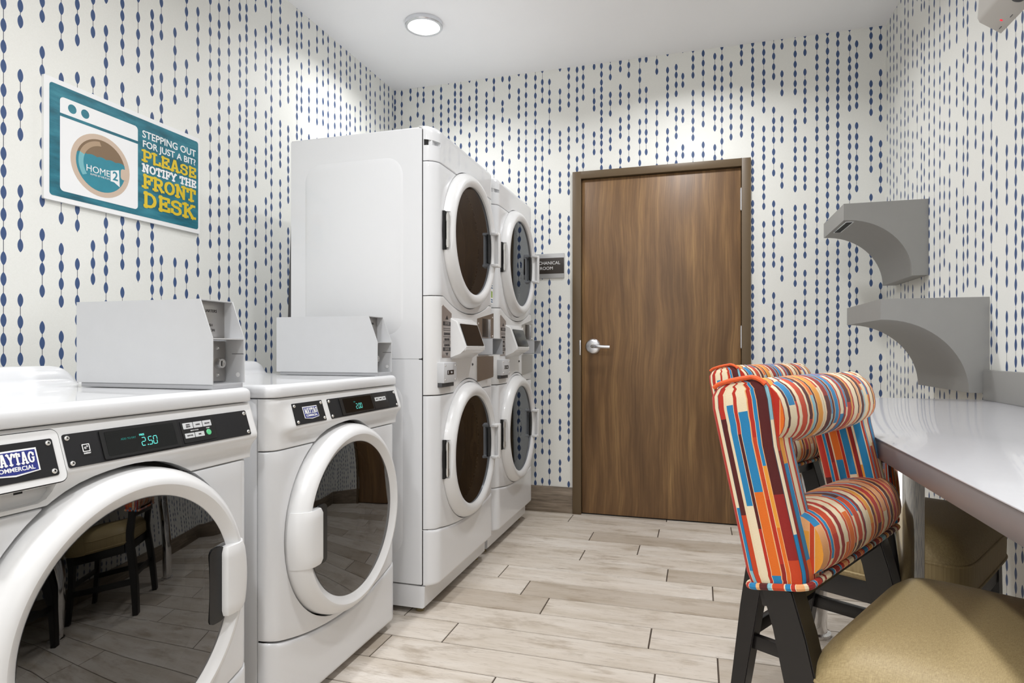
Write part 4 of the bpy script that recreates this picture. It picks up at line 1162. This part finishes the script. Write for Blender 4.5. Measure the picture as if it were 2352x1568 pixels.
# ------------------------------------------------------------------ ceiling lights
def ceiling_light(x, y, label, watt=14):
    L = empty('ceiling_light', (x, y, HC)); tag(L, label, 'ceiling light', 'round ceiling lights')
    lathe('trim_ring', [(.082, -.020), (.084, -.0245), (.096, -.0245), (.100, -.019), (.100, -.0005), (.0001, -.0005)], M['nickel'], L, 'Z', (0, 0, 0), 56)
    lathe('diffuser', [(.0001, -.0235), (.070, -.0232), (.083, -.0215), (.083, -.010)], M['lamp'], L, 'Z', (0, 0, 0), 56)
    la = bpy.data.lights.new('ceiling_lamp', 'AREA'); la.shape = 'DISK'; la.size = .17; la.energy = watt; la.color = (.985, .99, 1)
    lo = bpy.data.objects.new('lamp_beam', la); COL.objects.link(lo); lo.location = (x, y, HC - .027)
    la.spread = R(150)
    return L
ceiling_light(-1.39, 3.0, 'round flat ceiling light with silver ring above the stacked dryers', 8)
ceiling_light(-.02, 3.0, 'round flat ceiling light in front of the door, above the view', 11)
ceiling_light(-.10, 1.25, 'round flat ceiling light over the stools', 12)
ceiling_light(-.95, 1.25, 'guessed round ceiling light over the washers, unseen', 8)  # unseen lamp, assumed to fill out the grid and flatten the lighting
ceiling_light(-.10, -.55, 'added round fill light behind the camera on the worktop side', 15)  # no known source here, added for softer overall light
ceiling_light(-.95, -.55, 'added round fill light behind the camera on the washer side', 14)  # second added lamp out of view, evens out the room

# emergency light high on the right wall
E = empty('emergency_light', (XR, 2.27, 2.04)); tag(E, 'white emergency light with red indicator high on the right wall', 'emergency light')
bm = bmesh.new(); add_prism(bm, [(0, 0), (-.060, .045), (-.066, .060), (-.060, .150), (0, .155)], -.15, .15, 'XZ'); 
bmesh.ops.bevel(bm, geom=[e for e in bm.edges if e.calc_face_angle(0) > 1.2], offset=.004, segments=2, affect='EDGES')
finish('housing', bm, M['beige'], E)
ang = math.atan2(.045, .060)
def on_soffit(s, y): return (-.0005 - s * math.cos(ang), y, s * math.sin(ang))
bm = bmesh.new(); add_lathe(bm, [(.0001, -.002), (.004, -.001), (.0045, .001)], 'Z', (0, 0, 0), 16)
bmesh.ops.transform(bm, matrix=Matrix.Translation(on_soffit(.028, .09)) @ Matrix.Rotation(ang, 4, 'Y'), verts=bm.verts); finish('indicator', bm, M['red'], E)
for y in (.125, .05):
    bm = bmesh.new(); add_box(bm, -.0008, .0008, -.008, .008, -.001, .001); bmesh.ops.transform(bm, matrix=Matrix.Translation(on_soffit(.014, y)), verts=bm.verts); finish('slot', bm, M['darkgrey'], E)
bm = bmesh.new(); add_lathe(bm, [(.0001, -.012), (.012, -.010), (.020, -.004), (.022, .002)], 'Z', (0, 0, 0), 28)
bmesh.ops.transform(bm, matrix=Matrix.Translation(on_soffit(.040, -.040)) @ Matrix.Rotation(ang, 4, 'Y'), verts=bm.verts); finish('lamp_lens', bm, M['darkgrey'], E)

# ------------------------------------------------------------------ camera, world, view
cam = bpy.data.cameras.new('camera'); co = bpy.data.objects.new('camera', cam); COL.objects.link(co)
f_px = 1424.0
cam.sensor_width = 36.0; cam.lens = 36.0 * f_px / 2352.0
co.location = (0, 0, 1.0); co.rotation_euler = (R(90), 0, R(16.77))
cam.shift_y = (802 - 784) / 2352.0
cam.clip_start = .02
scene.camera = co
w = bpy.data.worlds.new('world'); scene.world = w; w.use_nodes = True
w.node_tree.nodes['Background'].inputs[0].default_value = (1, .99, .97, 1); w.node_tree.nodes['Background'].inputs[1].default_value = 1.3
scene.view_settings.view_transform = 'Standard'; scene.view_settings.look = 'None'
scene.view_settings.gamma = 1.0; scene.view_settings.use_curve_mapping = False
scene.view_settings.exposure = 0.17
